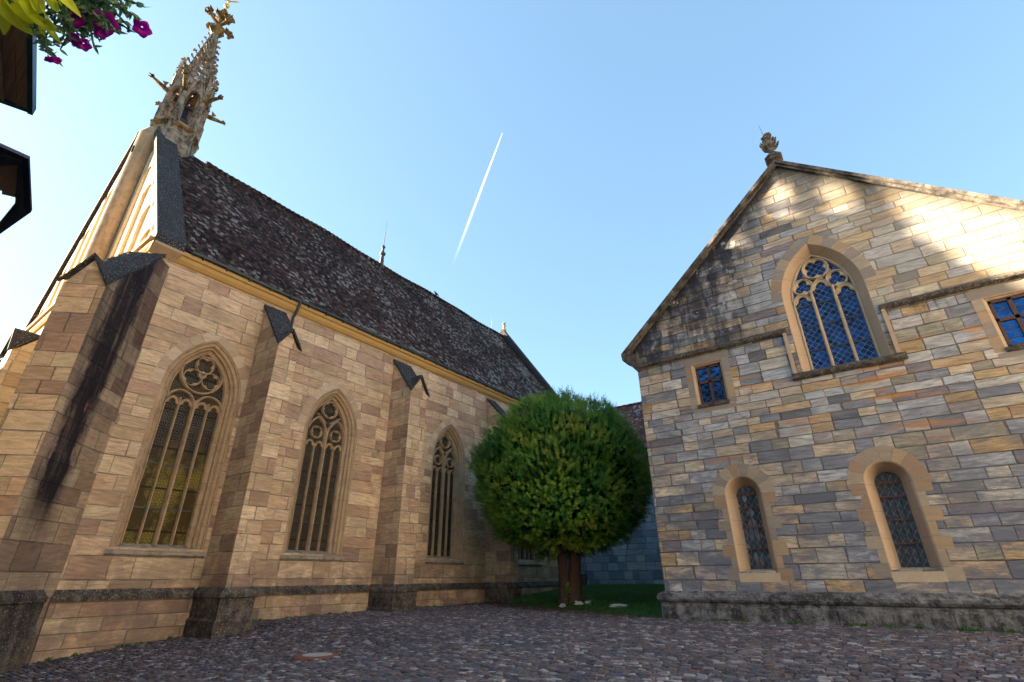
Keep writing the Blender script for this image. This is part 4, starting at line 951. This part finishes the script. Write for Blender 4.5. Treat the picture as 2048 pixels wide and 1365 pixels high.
m=MB(); a=Q[1]+(cen-Q[1])*.12; b=Vector((-6.2,-.55,4.69)); d=(b-a).normalized(); n=Vector((-d.y,d.x,0))*.035; m.prism([a+n,a-n,b-n,b+n],(0,0,.03)); m.build('brace',M_lf,ln)
for k in range(3):
    m=MB(); m.prism([(p[0],p[1]-k*.12,4.735) for p in ((-5.16,.085),(-5.2,-.03),(-5.9,.1),(-5.84,.21))],(0,0,.02)); m.build('panel_board',M_oldwood.m,ln)
m=MB(); m.tube([(-5.6,-.6,4.72),(-5.6,-3.6,4.72)],.03,6); m.build('bracket',M_lf,ln)
# flowers
M_lime=leafmat('lime_leaf',[(.62,.72,.03),(.75,.82,.05),(.85,.88,.14)],3.,.5)
M_pet=leafmat('petunia_leaf',[(.03,.09,.05),(.09,.18,.09),(.20,.30,.18)],8.,.3)
M_mag=leafmat('magenta_petal',[(.25,.0,.20),(.5,.008,.34),(.6,.03,.42)],20.,.45)
def at(px,py,dz): # point on the ray through a photo pixel, dz above the lens
    d=(r_*(px-1024)-u_*(py-682.5)+f_*988.45); return Vector((0,0,1.5))+d*(dz/d.z)
def leaf(mb,p,d,l,w,nrm,curl=.25,t=.5,seg=6):
    d=d.normalized(); s=d.cross(nrm).normalized(); n=s.cross(d); rows=[]
    for i in range(seg+1):
        f=i/seg; ww=w*(math.sin(PI*min(f*.92+.06,1))**.75)*(1-.35*f); c=p+d*l*f-n*curl*l*f*f; rows.append([c-s*ww+n*ww*.25,c,c+s*ww+n*ww*.25])
    mb.loft(rows,False,False,t)
pb=thing('sweet_potato_vine',at(30,10,3.0),'bright lime green vine leaves spilling over the canopy edge','plant')
m=MB(); toC=Vector((.7,.0,-.7))
for (x,y,dx,dy,l,w) in ((5,-25,20,90,.36,.15),(40,-30,20,90,.36,.13),(75,-20,5,80,.3,.09),(-10,0,50,45,.26,.12),(20,10,60,35,.28,.11),(55,15,40,50,.24,.08),(80,10,30,55,.24,.08),(95,-20,25,70,.28,.07),(30,-20,50,60,.3,.12),(60,30,50,30,.2,.08),(-5,-15,20,60,.28,.13),(115,-20,5,70,.22,.05),(85,40,25,35,.17,.06),(10,-5,60,20,.25,.1),(50,-10,45,15,.25,.1),(100,-30,35,30,.25,.09),(70,35,10,40,.18,.07)):
    p=at(x,y,3.0+random.uniform(-.1,.1)); q=at(x+dx,y+dy,2.95); leaf(m,p,q-p,l*.8,w*.42,toC+Vector((random.gauss(0,.55),random.gauss(0,.55),random.gauss(0,.3))),.3,random.random(),8)
m.build('leaves',M_lime,pb,tint=True)
m=MB(); m.tube([at(-10,-30,3.05),at(30,15,3.0),at(80,60,2.97)],.012,6); m.build('stem',M_pet,pb)
pt=thing('petunia_plant',at(170,10,3.1),'trailing petunia with small dark leaves and magenta flowers at top left','plant')
m=MB(); stm=MB()
ends=[(290,15),(283,40),(262,62),(240,70),(215,60),(250,45),(225,35),(200,85),(187,92),(165,85),(150,92),(140,80),(125,82),(112,120),(95,108),(108,92),(85,80),(60,60),(45,62),(70,70),(180,60),(205,45),(160,50),(130,40),(150,20),(185,25),(215,10),(245,10),(270,5),(235,-5),(190,-5),(140,60),(175,75),(120,100),(232,60),(262,30),(210,72),(155,70)]
for (ex,ey) in ends:
    sx,sy=random.uniform(90,190),random.uniform(-50,-10); z0=3.25; z1=3.0+random.uniform(-.15,.15)
    if ey>100: sx,sy=70,60
    P=[at(sx,sy,z0),at(sx*.5+ex*.5+random.uniform(-12,12),sy*.5+ey*.5-8,(z0+z1)/2+.04),at(ex,ey,z1)]
    pts=[]
    for i in range(13):
        f=i/12; pts.append(P[0]*(1-f)**2+P[1]*2*f*(1-f)+P[2]*f*f)
    stm.tube(pts,[.006]*12+[.003],5)
    for i in range(1,13):
        for k in range(3):
            d=Vector((random.gauss(0,1),random.gauss(0,1),random.gauss(0,.7))); p=pts[i]+(pts[i-1]-pts[i])*random.random(); leaf(m,p,d,random.uniform(.03,.065),random.uniform(.007,.013),toC+Vector((random.gauss(0,.5),random.gauss(0,.5),0)),.3,random.random(),3)
stm.build('stems',M_pet,pt); m.build('leaves',M_pet,pt,tint=True)
for (x,y,r,face) in ((150,38,.045,.4),(212,46,.058,.95),(284,58,.045,.6),(147,78,.035,.1),(168,90,.035,.3),(100,120,.028,.05),(114,122,.024,.1),(196,40,.03,.4),(203,66,.035,.6)):
    c=at(x,y,2.98); vd=(Vector((0,0,1.5))-c).normalized(); dn=(vd*face+Vector((random.uniform(-.3,.3),random.uniform(-.3,.5),-.5))*(1-face)).normalized(); s=dn.orthogonal().normalized(); t_=dn.cross(s); m=MB()
    rings=[]
    for rr,dd in ((.12,-1.1),(.18,-.6),(.35,-.15),(.75,.0),(1.,-.03),(1.05,-.12)):
        rings.append([c+dn*dd*r+(s*math.cos(a)+t_*math.sin(a))*r*rr*(1+(.13*math.cos(5*a) if rr>.6 else 0)) for a in [2*PI*i/20 for i in range(20)]])
    m.loft(rings,True,False); m.build('flower',M_mag,pt,smooth=True)

# ================================================================ CONTRAIL
p0=Vector((-.40015135,.52831502,.74884053)); p1=Vector((-.57457716,.59577192,.56117458)); P0=p0*(900/p0.z); P1=p1*(900/p1.z)
mm=bpy.data.materials.new('ice_cloud'); mm.use_nodes=True; nt=mm.node_tree; nt.nodes.clear()
out=nt.nodes.new('ShaderNodeOutputMaterial'); mx=nt.nodes.new('ShaderNodeMixShader'); tr=nt.nodes.new('ShaderNodeBsdfTransparent'); ad=nt.nodes.new('ShaderNodeMixShader'); di=nt.nodes.new('ShaderNodeBsdfDiffuse'); tl=nt.nodes.new('ShaderNodeBsdfTranslucent')
di.inputs[0].default_value=(.95,.95,.95,1); tl.inputs[0].default_value=(.95,.95,.95,1); ad.inputs[0].default_value=.5
ca=nt.nodes.new('ShaderNodeAttribute'); ca.attribute_name='tint'
for a,b in ((di.outputs[0],ad.inputs[1]),(tl.outputs[0],ad.inputs[2]),(tr.outputs[0],mx.inputs[1]),(ad.outputs[0],mx.inputs[2]),(ca.outputs['Fac'],mx.inputs[0]),(mx.outputs[0],out.inputs[0])): nt.links.new(a,b)
m=MB(); N=90; sdv=(P1-P0).cross(Vector((0,0,1))).normalized(); dn=(P1-P0).normalized(); up=sdv.cross(dn)
for s in (-1,1):
  for layer,al in ((1.,.22),(.6,.28),(.3,.3)):
    rings=[]
    for i in range(N+1):
        f=i/N; c=P0+(P1-P0)*f*1.03+sdv*s*(.35+1.3*f); r0=(.35+2.6*min(f*2.,1)**.7)*layer
        rings.append([c+(sdv*math.cos(a)+up*math.sin(a))*r0 for a in [2*PI*k/10 for k in range(10)]])
    b=len(m.f); m.loft(rings,True,False)
    for k in range(len(m.f)-b): f=(k//10)/N; m.t[b+k]=al*.6*(1-f)**1.5*min(1,.5+f*5)*(.75+.5*mnoise.noise(Vector((f*25,layer*3,s))))
co=m.build('contrail',mm,tint=True); tag(co,'thin white aircraft contrail slanting across the blue sky','contrail')
